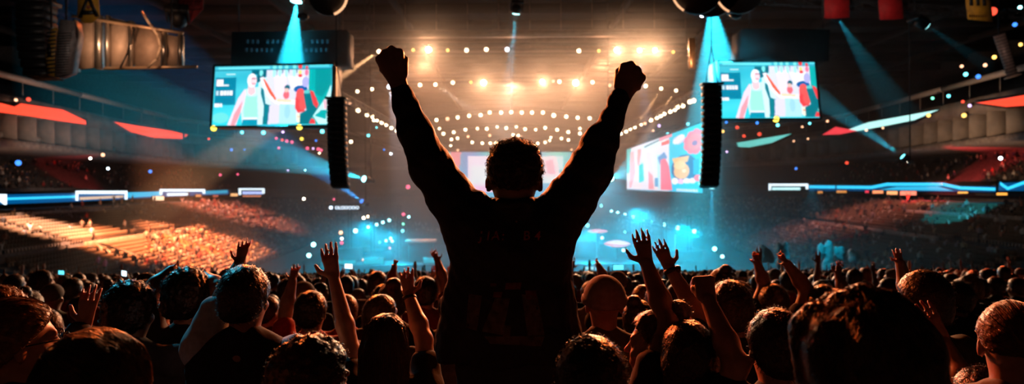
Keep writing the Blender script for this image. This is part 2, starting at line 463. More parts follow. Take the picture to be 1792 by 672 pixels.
TROU = make_trousers(); SHOES = make_shoes()
def set_m(o, m):
    if not o.data.materials: o.data.materials.append(m)
    o.material_slots[0].link = 'OBJECT'; o.material_slots[0].material = m
def part(name, me, m, parent):
    o = bpy.data.objects.new(name, me); link(o, parent)
    if not me.materials: me.materials.append(m)
    o.material_slots[0].link = 'OBJECT'; o.material_slots[0].material = m
    return o
DOWN = lambda s, f=0.0: dict(e=(s * .25, -.03 + f, 1.15), w=(s * .24, .1 + f, .92), t=(s * .22, .16 + f, .77))
PLACED = []
def near_person(label, hx, hy, Y, top=None, yaw=0.0, sk=0, hair='short', hm=0, shirt='black', trou='charcoal', la=None, ra=None, sleeve=.55, fem=False,
                sleeve_m=None, h=.009, hood=False, tilt=0, group=None, z_adj=None, name='person'):
    """hx,hy: photo pixel of the head's centre; la / ra: lists of (px,py,dY) for elbow, wrist, fingertip of the arm on the left / right of the picture"""
    hp = P(hx, hy, Y); base = Vector((hp.x, Y, step_z(Y))); ht = (hp.z - base.z) / 1.655 * 1.75; s = ht / 1.75
    R = Matrix.Rotation(-math.radians(yaw), 3, 'Z')
    arms = []
    for side, a in ((-1, la), (1, ra)):
        if a is None: arms.append(DOWN(side)); continue
        L = []
        for (px, py, dy) in a['p']:
            q = P(px, py, Y + dy) - base; q = R @ q / s; L.append(tuple(q))
        n = R @ Vector(a.get('n', (0, 1, 0)))
        arms.append(dict(e=L[0], w=L[1], t=L[2], n=tuple(n), ts=a.get('ts', -side), kind=a.get('kind', 'open')))
    root = empty(name, base, math.radians(yaw)); root.scale = (s, s, s)
    tag(root, label, 'person', group)
    bm_, lo, hi = make_body(arms, h, fem)
    part('body', bm_, SKINS[sk], root)
    if sleeve_m:
        part('shirt', make_shirt(arms, lo, hi, h, sleeve, fem, sleeves_on=False, hood=hood, seed=len(PLACED)), CL[shirt], root)
        sl = part('sleeves', make_shirt(arms, lo, hi, h, sleeve, fem, torso_on=False, seed=len(PLACED), g=.018), CL[sleeve_m], root)
    else: part('shirt', make_shirt(arms, lo, hi, h, sleeve, fem, hood=hood, seed=len(PLACED)), CL[shirt], root)
    part('trousers', TROU, CL[trou], root); part('shoes', SHOES, CL['black'], root)
    if hair: part('hair' if hair != 'cap' else 'knitted_cap', hair_mesh(hair), HAIRS[hm] if hair != 'cap' else CL['grey'], root)
    if hair == 'cap': MB().lathe((0, -.012, 1.655), (0, -.12, 1), [(0, .092), (.004, .104), (.02, .108), (.036, .104), (.04, .09)], 28).build('cap_band', CL['grey'], root, True)
    PLACED.append((base.x, base.y)); root['_a'] = 0; del root['_a']
    return root, s, R, base, arms

# ------------------------------------------------------------------ the man in front
def make_hero():
    Y0 = 2.4; u = Y0 / F
    hp = P(900, 300, Y0); feet_z = hp.z - 1.655 * 1.0
    base = Vector((hp.x, Y0, feet_z))
    root = empty('person', base)
    tag(root, 'central man seen from behind with both fists raised high, dark printed jacket', 'person')
    def L(px, py, dy=0.0):
        q = P(px, py, Y0 + dy) - base; return np.array(q)
    lo = np.minimum(L(640, 60), L(640, 672)) ; hi = np.maximum(L(1150, 60), L(1150, 672))
    lo = V3(lo[0], -.28, -.03); hi = V3(hi[0], .36, hi[2])
    # --- body
    S = SDF(lo, hi, .0055)
    S.cone(L(900, 395, -.01), L(900, 345, -.01), .066, .062, k=.03)
    S.ell(L(900, 300, 0), (.084, .1, .112), k=.02); S.ell(L(900, 333, .03), (.071, .07, .055), k=.03)
    S.cone(L(900, 312, .1), L(900, 325, .118), .009, .014, k=.012); S.ell(L(900, 343, .1), (.024, .01, .008), k=.006)
    S.ell(L(900, 356, .078), (.028, .024, .02), k=.02)
    for s in (-1, 1):
        S.ell(L(900 + s * 15, 305, .105), (.016, .014, .011), k=.01, sub=True)
        S.ell(L(900 + s * 45, 322, -.005), (.010, .020, .029), k=.008, rot=Matrix.Rotation(s * .5, 3, 'Z'))
        S.ell(L(900 + s * 47, 322, -.012), (.004, .011, .016), k=.006, rot=Matrix.Rotation(s * .5, 3, 'Z'), sub=True)
    S.cone(L(845, 420), L(955, 420), .08, k=.06); S.cone(L(855, 500), L(945, 500), .1, k=.08); S.cone(L(862, 600), L(938, 600), .1, k=.08)
    pz = L(900, 640)[2]
    for s in (-1, 1):
        S.cone((s * .09, 0, pz), (s * .11, .02, .52), .1, .062, k=.04); S.cone((s * .11, .02, .52), (s * .11, -.01, .1), .06, .042, k=.03)
        S.cone((s * .11, -.03, .05), (s * .125, .15, .035), .045, .034, k=.02)
    # arms and fists
    lw, le, ls = L(701, 158, .05), L(757, 295, .02), L(832, 395, 0)
    rw, re, rs = L(1086, 176, .05), L(1030, 300, .02), L(962, 398, 0)
    for w, e, sh in ((lw, le, ls), (rw, re, rs)):
        S.cone(sh, e, .06, .045, k=.03); S.cone(e, w, .046, .031, k=.02)
    def fist(w, kn, base_r, thumb, palm):
        kn = [L(*k) for k in kn]
        d = unit(kn[1] - w); f = V3(0, 1, 0)
        for i, k in enumerate(kn):
            S.cone(w + (k - w) * .12, k, .0225, .0155, k=.014)
            a = k + f * .034 + d * .004; b = a - d * .034 + f * .004; c = b - f * .03 - d * .006
            r = (.0128, .0132, .0126, .0115)[i]
            S.cone(k, a, r + .001, r, k=.005); S.cone(a, b, r, r - .001, k=.004); S.cone(b, c, r - .001, r - .0025, k=.004)
        t = [L(*q) for q in thumb]
        S.cone(t[0], t[1], .019, .0145, k=.01); S.cone(t[1], t[2], .014, .0115, k=.005)
        S.ell(L(*palm), (.041, .026, .04), k=.02)
    fist(lw, [(699, 92, .05), (685, 87, .05), (673, 94, .05), (664, 104, .048)], 0, [(705, 128, .055), (708, 105, .075), (701, 99, .112)], (688, 118, .06))
    fist(rw, [(1092, 117, .05), (1104, 114, .05), (1115, 123, .05), (1123, 136, .048)], 0, [(1083, 150, .055), (1083, 126, .075), (1093, 119, .112)], (1101, 140, .06))
    part('body', S.net('body'), SKINS[1], root)
    # --- jacket
    J = SDF(lo, hi, .006)
    J.cone(L(850, 412), L(950, 412), .088, k=.06); J.cone(L(846, 450), L(943, 450), .118, .116, k=.06)
    J.cone(L(840, 520), L(943, 520), .122, k=.06); J.cone(L(836, 575), L(948, 575), .13, k=.06); J.cone(L(830, 612), L(952, 612), .134, k=.05)
    J.cone(L(872, 386), L(928, 386), .074, k=.03); J.cone(L(880, 372, -.02), L(920, 372, -.02), .06, k=.02)
    # left sleeve: cuff, forearm, elbow, shoulder with bunched cloth
    def sl(ch, k=.025):
        for (a, b) in zip(ch[:-1], ch[1:]): J.cone(L(a[0], a[1], a[3]), L(b[0], b[1], b[3]), a[2] * u, b[2] * u, k=k)
    sl([(704, 163, 16, .05), (712, 190, 21, .045), (727, 232, 30, .035), (752, 288, 36, .02), (790, 345, 41, .01), (826, 398, 50, 0), (850, 440, 52, 0)])
    sl([(702, 158, 17, .05), (705, 168, 18.5, .05)], .008)
    sl([(1084, 180, 17, .05), (1070, 210, 21, .045), (1052, 245, 29, .035), (1033, 296, 38, .02), (1000, 350, 42, .01), (962, 400, 48, 0), (942, 440, 54, 0)])
    sl([(1085, 172, 18, .05), (1080, 182, 19, .05)], .008)
    for (x, y, r) in ((836, 345, 15), (850, 354, 11), (862, 369, 13), (818, 350, 15), (858, 384, 16), (935, 371, 13), (946, 360, 13), (962, 350, 15), (940, 386, 16)):
        J.ell(L(x, y, -.01), (r * u, r * u * 1.7, r * u * .9), k=.012)
    J.cone(L(736, 262, .0), L(770, 330, .0), .012, .016, k=.02); J.cone(L(1035, 250, -.01), L(1000, 330, -.01), .012, .014, k=.02)
    # collar roll around the neck
    for i in range(14):
        a, b = 2 * math.pi * i / 14, 2 * math.pi * (i + 1) / 14
        c = L(900, 362, -.012)
        J.cone(c + V3(math.cos(a) * .074, math.sin(a) * .07, -.012 * math.sin(a)), c + V3(math.cos(b) * .074, math.sin(b) * .07, -.012 * math.sin(b)), .017, k=.015)
    J.rough(.005, 24, 5, (1, 1, 1)); J.rough(.002, 70, 2)
    zh = L(900, 628)[2]
    J.clip(lambda X, Y, Z: zh + .012 * np.sin(X * 26) - Z + 0 * Y)
    jk = part('jacket', J.net('jacket'), mat('jacket_cloth', (.018, .014, .014), .62, noise=.25, nscale=70, bump=.25, spec=.35), root)
    # loose hem corner on the right and the open edge on the left
    # --- print on the back, laid on the cloth
    dg = [v.co.copy() for v in jk.data.vertices]; bv = BVHTree.FromPolygons(dg, [tuple(p.vertices) for p in jk.data.polygons])
    def onback(px, py, lift=.0012):
        q = Vector(L(px, py)); r = bv.ray_cast(Vector((q.x * 1.0, -.6, q.z)), Vector((0, 1, 0)))
        y = r[0].y if r[0] is not None else -.1
        return (q.x, y - lift, q.z)
    PRED = mat('print_red', (.5, .06, .045), .6, noise=.35, nscale=90); PGREY = mat('print_brown_grey', (.13, .075, .05), .7, noise=.5, nscale=40); PDRK = mat('print_dark_red', (.2, .035, .025), .7, noise=.4, nscale=50)
    def decal(name, polys, m):
        mb = MB()
        for poly, nx, ny in polys:      # quad given by 4 pixel corners, diced so that it follows the cloth
            (a, b, c, d) = poly
            g = [[onback(*( (np.array(a) * (1 - s) + np.array(b) * s) * (1 - t) + (np.array(d) * (1 - s) + np.array(c) * s) * t)) for s in np.linspace(0, 1, nx + 1)] for t in np.linspace(0, 1, ny + 1)]
            V = [p for row in g for p in row]; Fc = [(j * (nx + 1) + i, j * (nx + 1) + i + 1, (j + 1) * (nx + 1) + i + 1, (j + 1) * (nx + 1) + i) for j in range(ny) for i in range(nx)]
            mb.raw(V, Fc)
        o = mb.build(name, m, jk, True)
        return o
    # lettering
    def letters(txt, x0, y0, size, m, name, adv, tilt=0):
        mb = MB(); x = x0
        for ch in txt:
            if ch != ' ':
                cu = bpy.data.curves.new('t', 'FONT'); cu.body = ch; cu.size = size; cu.offset = .35
                to = bpy.data.objects.new('t', cu); COL.objects.link(to); dgx = bpy.context.evaluated_depsgraph_get()
                me = bpy.data.meshes.new_from_object(to.evaluated_get(dgx)); bpy.data.objects.remove(to); bpy.data.curves.remove(cu)
                V = [onback(x + v.co.x + .12 * v.co.y, y0 - v.co.y + (x - x0) * tilt) for v in me.vertices]
                mb.raw(V, [tuple(p.vertices) for p in me.polygons]); bpy.data.meshes.remove(me)
            x += adv.get(ch, adv['*'])
        return mb.build(name, m, jk)
    letters('JIA:', 841, 416, 21, PRED, 'lettering', {'*': 17, 'I': 8, ':': 8, ' ': 10, 'J': 12}); letters('B4', 914, 416, 21, PRED, 'lettering', {'*': 19})
    Q = lambda *c: c
    decal('back_print', [(Q((868, 512), (893, 512), (880, 572), (846, 566)), 4, 8), (Q((912, 506), (938, 508), (950, 572), (922, 574)), 4, 8), (Q((850, 574), (950, 574), (944, 590), (860, 586)), 10, 2), (Q((880, 556), (894, 556), (893, 574), (881, 574)), 2, 2), (Q((824, 505), (846, 508), (838, 565), (820, 560)), 3, 6)], PGREY)
    decal('back_print_block', [(Q((886, 487), (912, 487), (910, 498), (884, 498)), 3, 2), (Q((866, 502), (880, 502), (878, 511), (864, 511)), 2, 1), (Q((918, 500), (936, 500), (938, 514), (920, 514)), 2, 2), (Q((860, 488), (870, 488), (870, 493), (860, 493)), 1, 1)], PDRK)
    # --- trousers, belt and hair
    T = SDF((-.32, -.25, 0), (.32, .3, pz + .14), .008)
    T.cone((-.085, -.005, pz + .03), (.085, -.005, pz + .03), .118, k=.08)
    for s in (-1, 1):
        T.cone((s * .095, 0, pz), (s * .11, .02, .52), .113, .08, k=.04); T.cone((s * .11, .02, .52), (s * .11, -.01, .1), .08, .065, k=.03)
    T.rough(.006, 22, 4); T.clip(lambda X, Y, Z: .06 - Z + 0 * X + 0 * Y)
    part('trousers', T.net('trousers'), CL['charcoal'], root)
    sh = part('shoes', SHOES, CL['black'], root); sh.scale = (1.1, 1, 1)
    hc = L(900, 300)
    G = SDF((hc[0] - .15, -.18, hc[2] - .16), (hc[0] + .15, .18, hc[2] + .18), .0045)
    G.ell(L(901, 292, -.004), (.094, .108, .092), k=.02); G.ell(L(901, 300, -.035), (.092, .072, .1), k=.02); G.ell(L(902, 264, .0), (.074, .09, .036), k=.02)
    G.rough(.0055, 95, 3); G.rough(.004, 150, 6)
    G.clip(lambda X, Y, Z: np.maximum((hc[2] - .075) + (Y + .1) * .72 - Z, 0 * X - 1) + 0 * X)
    hm_ = G.net('hair'); hr = part('hair', hm_, HAIRS[3], root)
    rng = random.Random(4); V = []; Q4 = []
    vs = [v for v in hm_.vertices if v.co.z > hc[2] - .06]
    for _ in range(1500):
        v = rng.choice(vs); p = v.co.copy(); n = v.normal.copy(); t = n.cross(Vector((rng.uniform(-1, 1), rng.uniform(-1, 1), rng.uniform(-1, 1)))).normalized(); w = n.cross(t)
        ph = rng.uniform(0, 6); R_ = rng.uniform(.0025, .0055); pts = [p + n * (k * .0011) + (t * math.cos(ph + k * .9) + w * math.sin(ph + k * .9)) * R_ for k in range(8)]
        b = len(V)
        for k, q in enumerate(pts):
            for a in (0, 2.094, 4.189): V.append(q + (t * math.cos(a) + w * math.sin(a)) * .0007)
        for k in range(7):
            for i in range(3): Q4.append((b + k * 3 + i, b + k * 3 + (i + 1) % 3, b + k * 3 + 3 + (i + 1) % 3, b + k * 3 + 3 + i))
    obj('hair_strands', np_mesh('hair_strands', [tuple(v) for v in V], np.array(Q4), True), HAIRS[3], hr)
    PLACED.append((base.x, base.y)); PLACED.append((base.x + .25, base.y)); PLACED.append((base.x - .25, base.y))
    # what he stands on
    g = ground(Y0 + .5)
    rs_ = empty('riser', (base.x, Y0 + .05, step_z(Y0))); tag(rs_, 'low black riser under the man with the raised fists', 'riser')
    zt = feet_z - step_z(Y0) + .004
    MB().box((0, 0, zt - .03), (.9, .62, .06), bev=.01).build('riser_top', BLACK, rs_)
    for x in (-.4, .4):
        for y in (-.26, .26): MB().box((x, y, (zt - .06) / 2), (.05, .05, zt - .06)).build('leg', STEEL, rs_)
make_hero()
# ------------------------------------------------------------------ people near the camera
A = lambda *p, **k: dict(p=p, **k)
near_person('man in glasses with light brown hair at the left edge, face lit orange', 33, 598, 2.0, yaw=-44, sk=0, hair='short', hm=2, shirt='black')
MAN_L = COL.objects[-1]
near_person('light haired person at the left edge behind the man in glasses', 6, 556, 2.9, sk=0, hair='curly', hm=2, shirt='maroon')
near_person('person at the left raising one open hand in a long dark blue sleeve', 70, 640, 2.35, yaw=-5, sk=0, hair='short', hm=3, shirt='denim', sleeve=1.8, ra=A((100, 640, .1), (148, 570, .2), (160, 492, .22), ts=1), h=.008)
W2 = near_person('crown of a person with long straight brown hair at the bottom left corner', 172, 688, 1.35, yaw=-8, sk=0, hair='long', hm=2, shirt='black')
near_person('dark haired person with wide shoulders in front of the brightly lit seats at left', 230, 545, 3.1, sk=2, hair='curly', hm=0, shirt='charcoal')
near_person('person at left with both bare arms crooked above the head', 330, 520, 3.3, sk=1, hair='curly', hm=0, shirt='black', la=A((262, 512, 0), (300, 474, .1), (334, 470, .15), ts=1), ra=A((384, 506, 0), (360, 484, .1), (340, 476, .15), ts=-1))
near_person('man in black shirt with pale blue sleeves raising his left hand', 430, 520, 2.75, sk=1, hair='short', hm=0, shirt='black', sleeve_m='pale', sleeve=.7, la=A((392, 520, .1), (420, 462, .2), (429, 412, .22), ts=1), h=.008)
WO = near_person('woman with long dark hair and both bare arms raised, left of the central man', 676, 600, 2.75, fem=True, sk=0, hair='long', hm=0, shirt='black', sleeve=.5,
            la=A((615, 615, .1), (584, 486, .22), (571, 418, .25), ts=1), ra=A((742, 595, .12), (716, 518, .25), (709, 462, .3), ts=-1), h=.0075)
near_person('person with short curly hair at the bottom edge left of centre', 550, 672, 1.75, yaw=-35, sk=0, hair='curly', hm=1, shirt='black')
near_person('person with short dark hair at the bottom edge, right of the central man', 1034, 668, 1.7, sk=0, hair='short', hm=3, shirt='black')
near_person('broad shouldered man in a grey knitted cap just right of the central man', 1057, 530, 3.3, sk=1, hair='cap', shirt='olive')
near_person('woman in profile facing left, lit red, at the bottom right of centre', 1145, 600, 2.5, yaw=68, fem=True, sk=0, hair='bun', hm=1, shirt='red')
near_person('person with a thick bare arm stretched straight up right of the central man', 1203, 622, 2.35, sk=1, hair='long', hm=0, shirt='black', sleeve=.5, la=A((1168, 560, .1), (1132, 462, .2), (1117, 393, .25), ts=1), h=.0075)
N13 = near_person('dark haired man reaching up and left with a watch on his wrist', 1277, 540, 3.1, sk=1, hair='short', hm=3, shirt='black', la=A((1225, 556, .1), (1172, 470, .2), (1147, 414, .25), ts=-1), h=.008)
near_person('dark haired person at right holding up one clenched fist', 1358, 606, 2.2, sk=0, hair='short', hm=3, shirt='black', sleeve=.4, la=A((1288, 640, .0), (1240, 528, .15), (1231, 488, .2), kind='fist', ts=1), h=.008)
BIG = near_person('person with big wavy dark hair closest to the camera at the bottom right', 1500, 650, 1.22, yaw=22, sk=0, hair='wavy', hm=1, shirt='black')
near_person('person at the right stretching one open hand up beside the wavy haired head', 1716, 700, 2.2, sk=1, hair='short', hm=0, shirt='black', sleeve=.4, la=A((1700, 690, .1), (1652, 598, .25), (1606, 522, .3), ts=1), h=.0075)
R17 = near_person('man with combed back hair, shaved sides and glasses at the right edge', 1771, 600, 1.95, yaw=-30, sk=0, hair='undercut', hm=1, shirt='grey')
near_person('person reaching one hand up in front of the empty seats left of centre', 545, 545, 3.9, sk=1, hair='short', hm=0, shirt='red', la=A((500, 545, .05), (512, 492, .1), (519, 458, .15), ts=1))
near_person('small distant person with an arm raised by the pale riser at centre left', 672, 522, 6.0, sk=1, hair='short', hm=0, shirt='black', ra=A((684, 492, .05), (690, 468, .1), (695, 450, .15), ts=1), h=.012)
near_person('person in red shirt with bracelet hand raised before the teal stage', 745, 512, 5.4, sk=1, hair='short', hm=0, shirt='maroon', ra=A((776, 492, .05), (766, 458, .1), (755, 432, .15), ts=-1), h=.012)
near_person('person with one thin arm up just right of the raised fist man', 1075, 520, 6.0, sk=1, hair='short', hm=0, shirt='black', la=A((1058, 488, .05), (1047, 464, .1), (1041, 449, .15), ts=1), h=.012)
near_person('person at right with one arm straight up in front of the lower seats', 1352, 530, 4.4, sk=1, hair='short', hm=3, shirt='black', la=A((1338, 500, .05), (1326, 462, .1), (1319, 434, .15), ts=1), h=.011)
near_person('person at right waving one long bare arm to the left', 1440, 536, 4.0, sk=1, hair='short', hm=3, shirt='black', la=A((1412, 508, .05), (1378, 462, .1), (1358, 436, .15), ts=1), h=.011)
near_person('person at right with an upright arm beside the teal lights', 1496, 534, 4.8, sk=1, hair='curly', hm=3, shirt='charcoal', la=A((1476, 508, .05), (1466, 482, .1), (1472, 452, .15), ts=1), h=.012)
near_person('person at right with one red lit arm raised high above the others', 1606, 560, 3.4, sk=0, hair='short', hm=1, shirt='maroon', la=A((1590, 520, .05), (1576, 462, .1), (1567, 428, .15), ts=1), h=.009)
near_person('light haired person in the crowd behind the wavy haired head', 1546, 552, 3.6, yaw=25, sk=0, hair='short', hm=2, shirt='black', h=.011)

def accessories():
    # glasses, watch, bracelet and hair strands
    def glasses(root, s):
        g = MB()
        for sx in (-1, 1):
            c = Vector((sx * .033, .112, 1.652)); pts = [c + Vector((math.cos(t) * .026, 0, math.sin(t) * .019)) for t in [2 * math.pi * i / 14 for i in range(15)]]
            g.path(pts, .0022, 5); g.tube((sx * .06, .11, 1.657), (sx * .086, .0, 1.655), .0022, n=5)
        g.tube((-.008, .113, 1.655), (.008, .113, 1.655), .0022, n=5)
        g.build('glasses', mat('glasses_frame', (.02, .02, .02), .25, .4), root, True)
    return glasses
_gl = accessories()
for ro in [o for o in COL.objects if o.parent is None and 'glasses' in str(o.get('label', '')) and 'behind the man' not in o['label']]: _gl(ro, 1)
def ring(name, root, arms, side, off, r, w, m):
    a = arms[side]; wv = Vector(a['w']); d = (Vector(a['t']) - wv).normalized()
    MB().lathe(wv + d * off, d, [(-w / 2, r * .9), (-w / 2, r), (0, r * 1.06), (w / 2, r), (w / 2, r * .9)], 18).build(name, m, root, True)
ring('bracelet', WO[0], WO[4], 1, -.01, .033, .018, BLACK)
ring('watch_strap', N13[0], N13[4], 0, -.012, .033, .022, BLACK)
a_ = N13[4][0]; d_ = (Vector(a_['t']) - Vector(a_['w'])).normalized()
MB().box(Vector(a_['w']) - d_ * .012 + Vector((.03, -.012, .01)), (.022, .034, .034), bev=.005).build('watch_case', mat('watch_dark', (.03, .03, .03), .2, .8), N13[0])
def hair_child(root): return [c for c in root.children if c.name.startswith('hair')][0]
strands(hair_mesh('long'), 1500, .26, .0012, hair_child(W2[0]), HAIRS[2], 3, flow=lambda l: (1.1 + l.x * 2, .2 + l.y, -.7))
strands(hair_mesh('wavy'), 1500, .16, .0011, hair_child(BIG[0]), HAIRS[2], 5, curl=.8)
strands(hair_mesh('undercut'), 500, .15, .0010, hair_child(R17[0]), HAIRS[2], 6, flow=lambda l: (.3, -1.2, -.25))
ML = [o for o in COL.objects if o.parent is None and str(o.get('label', '')).startswith('man in glasses')][0]
strands(hair_mesh('short'), 900, .06, .0009, hair_child(ML), HAIRS[2], 7, flow=lambda l: (0, .8, -.3))
# curls over the other near heads share the same hair and get fine strands of their own
strands(hair_mesh('long'), 400, .3, .0009, hair_child(WO[0]), HAIRS[1], 8)

_fz = {}
def fuzz(root, m, style, n=700, R_=(.002, .005), hm_=None):
    """short curls standing off the hair"""
    hm_ = hm_ or hair_mesh(style); key = (hm_.name, n)
    if key not in _fz:
        rng = random.Random(9); V = []; Q4 = []; vs = list(hm_.vertices)
        for _ in range(n):
            v = rng.choice(vs); p = v.co.copy(); nn = v.normal.copy(); t = nn.cross(Vector((rng.uniform(-1, 1), rng.uniform(-1, 1), rng.uniform(-1, 1)))).normalized(); w = nn.cross(t)
            ph = rng.uniform(0, 6); r = rng.uniform(*R_); pts = [p + nn * (k * .0016) + t * (k * .0018) + (t * math.cos(ph + k * .6) + w * math.sin(ph + k * .6)) * r for k in range(6)]
            b = len(V)
            for q in pts:
                for a in (0, 2.094, 4.189): V.append(q + (t * math.cos(a) + w * math.sin(a)) * .0008)
            for k in range(5):
                for i in range(3): Q4.append((b + k * 3 + i, b + k * 3 + (i + 1) % 3, b + k * 3 + 3 + (i + 1) % 3, b + k * 3 + 3 + i))
        _fz[key] = np_mesh('hair_strands', [tuple(v) for v in V], np.array(Q4), True)
    o = bpy.data.objects.new('hair_strands', _fz[key]); link(o, hair_child(root))
    if not o.data.materials: o.data.materials.append(m)
    o.material_slots[0].link = 'OBJECT'; o.material_slots[0].material = m
for ro in [o for o in COL.objects if o.parent is None and o.name.startswith('person')]:
    hc_ = [c for c in ro.children if c.name.startswith('hair')]
    if hc_ and not any(g.name.startswith('hair_strands') for g in hc_[0].children): fuzz(ro, hc_[0].material_slots[0].material, None, 900, hm_=hc_[0].data)
PHONES = []
# ------------------------------------------------------------------ the crowd that can be told apart
def variants():
    out = []
    U = lambda s, dx=.0, f=.1, z=1.75: dict(e=(s * (.27 + dx * .5), f, 1.62), w=(s * (.25 + dx), f + .1, 1.62 + .27), t=(s * (.25 + dx * 1.3), f + .13, 2.07), n=(0, 1, 0), ts=-s)
    C = lambda s: dict(e=(s * .27, .12, 1.2), w=(s * .08, .33, 1.42), t=(s * .03, .36, 1.58), n=(-s, 0, 0), ts=-s)
    Ph = lambda s: dict(e=(s * .25, .24, 1.42), w=(s * .11, .38, 1.68), t=(s * .06, .41, 1.84), n=(0, -1, 0), ts=s)
    Fi = lambda s: dict(e=(s * .3, .12, 1.58), w=(s * .27, .16, 1.85), t=(s * .27, .17, 1.97), n=(0, 1, 0), ts=-s, kind='fist')
    for nm, la, ra in (('down', DOWN(-1), DOWN(1)), ('left', U(-1), DOWN(1)), ('right', DOWN(-1), U(1, .06)), ('both', U(-1, .1), U(1, .05)), ('clap', C(-1), C(1)), ('phone', Ph(-1), Ph(1)), ('fist', DOWN(-1), Fi(1)), ('down2', DOWN(-1, .03), DOWN(1, -.05))):
        b, lo, hi = make_body([la, ra], .014, nm in ('clap', 'down2'))
        out.append((nm, b, make_shirt([la, ra], lo, hi, .015, .55 if nm != 'down2' else 1.9, nm in ('clap', 'down2'), seed=len(out))))
    return out
VAR = variants()
HS = ['short', 'curly', 'long', 'crop', 'short', 'bun', 'cap']
PHRASE = dict(down='arms down', left='left arm up', right='right arm up', both='both arms up', clap='clapping', phone='hands before the face', fist='fist raised', down2='long sleeves')
HN = dict(short='short hair', curly='curly hair', long='long hair', crop='cropped hair', bun='bun', cap='grey knitted cap')
rng = random.Random(11); NCROWD = 0; SPOTS = []
Yc = 2.9
while Yc < 60 and len(SPOTS) < 262:
    xm = .77 * Yc; nx = int(2 * xm / .72); off = rng.random() * .7
    for i in range(nx):
        x = -xm + off + i * .72 + rng.uniform(-.08, .08); y = Yc + rng.uniform(-.16, .16)
        if any((x - a) ** 2 + (y - b) ** 2 < .3 for a, b in PLACED): continue
        if abs(x) < .55 and y < 4.2: continue
        # keep the view past raised hands and near shoulders open
        SPOTS.append((x, y))
    Yc += .62
for (x, y) in SPOTS[:262]:
    PLACED.append((x, y)); NCROWD += 1
    v = rng.choices(VAR, (6, .12, .12, .05, .8, .5, .1, 4))[0]
    if y < 5.5 and v[0] not in ('down', 'down2', 'clap'): v = VAR[0]
    hs = rng.choice(HS); sh = rng.choice(['black', 'black', 'charcoal', 'navy', 'maroon', 'grey', 'brown', 'olive', 'red', 'black'])
    root = empty('person', (x, y, step_z(y)), rng.gauss(0, .35)); sc_ = rng.uniform(.93, 1.04); root.scale = (sc_,) * 3
    zone = 'left of' if x < 0 else 'right of'
    near_ = 'near rows' if y < 5 else ('middle rows' if y < 9 else 'far rows')
    tag(root, f'person in {sh} top, {HN[hs]}, {PHRASE[v[0]]}, {near_} {zone} centre', 'person', f'{sh} top, {HN[hs]}, {PHRASE[v[0]]}, {near_} {zone} centre')
    part('body', v[1], rng.choice(SKINS), root); part('shirt', v[2], CL[sh], root); part('trousers', TROU, CL[rng.choice(['black', 'charcoal', 'denim'])], root)
    hm_ = hair_mesh(hs, .014 if y > 0 else .008, 1)
    part('hair' if hs != 'cap' else 'knitted_cap', hm_, rng.choice(HAIRS) if hs != 'cap' else CL['grey'], root)
    if y < 8 and hs != 'cap': fuzz(root, root.children[-1].material_slots[0].material, None, 600, hm_=hm_)
    if v[0] == 'phone' and 8 < y < 16 and len(PHONES) < 8: PHONES.append((root, y))
    if y < 5: part('shoes', SHOES, CL['black'], root)

# ------------------------------------------------------------------ the uncountable crowd further down
def lowpoly(arm=0, sit=False):
    V = []; Q = []
    def tube(rings, n=6):
        b = len(V)
        for (c, rx, ry) in rings:
            for i in range(n):
                t = 2 * math.pi * i / n; V.append((c[0] + rx * math.cos(t), c[1] + ry * math.sin(t), c[2]))
        for k in range(len(rings) - 1):
            for i in range(n): Q.append((b + k * n + i, b + k * n + (i + 1) % n, b + k * n + n + (i + 1) % n, b + k * n + n + i))
        return b
    z0 = -.55 if sit else 0
    if not sit: tube([((0, 0, 0), .14, .1), ((0, 0, .5), .15, .1), ((0, 0, .95), .17, .12)])
    else: tube([((0, .35, 0), .15, .08), ((0, .32, .42), .16, .1), ((0, .1, .5), .18, .14), ((0, 0, .42), .18, .14)])
    nb = len(V)
    tube([((0, 0, .9 + z0), .16, .11), ((0, 0, 1.15 + z0), .16, .11), ((0, 0, 1.36 + z0), .23, .12), ((0, 0, 1.47 + z0), .12, .08), ((0, 0, 1.5 + z0), .05, .05)])
    for s in (-1, 1):
        up = (arm == 2) or (arm == 1 and s == 1)
        if up: tube([((s * .2, 0, 1.38 + z0), .05, .05), ((s * .27, .06, 1.66 + z0), .045, .045)], 5)
        else: tube([((s * .24, 0, 1.4 + z0), .05, .05), ((s * .27, .02, 1.1 + z0), .045, .05), ((s * .2, .16, .95 + z0), .035, .04)], 5)
    ns = len(V)
    for s in (-1, 1):
        up = (arm == 2) or (arm == 1 and s == 1)
        if up: tube([((s * .27, .06, 1.66 + z0), .04, .04), ((s * .25, .1, 1.88 + z0), .03, .03), ((s * .25, .1, 1.97 + z0), .045, .02), ((s * .25, .1, 2.07 + z0), .02, .01)], 5)
    tube([((0, 0, 1.46 + z0), .055, .055), ((0, .01, 1.54 + z0), .06, .07), ((0, .02, 1.6 + z0), .075, .09), ((0, .01, 1.66 + z0), .078, .095)], 7)
    nh = len(V)
    tube([((0, 0, 1.64 + z0), .083, .095), ((0, -.01, 1.71 + z0), .075, .09), ((0, -.01, 1.75 + z0), .045, .06), ((0, -.01, 1.765 + z0), .008, .01)], 7)
    tagc = np.zeros(len(V), int); tagc[nb:ns] = 1; tagc[ns:nh] = 2; tagc[nh:] = 3
    return np.array(V), np.array(Q), tagc
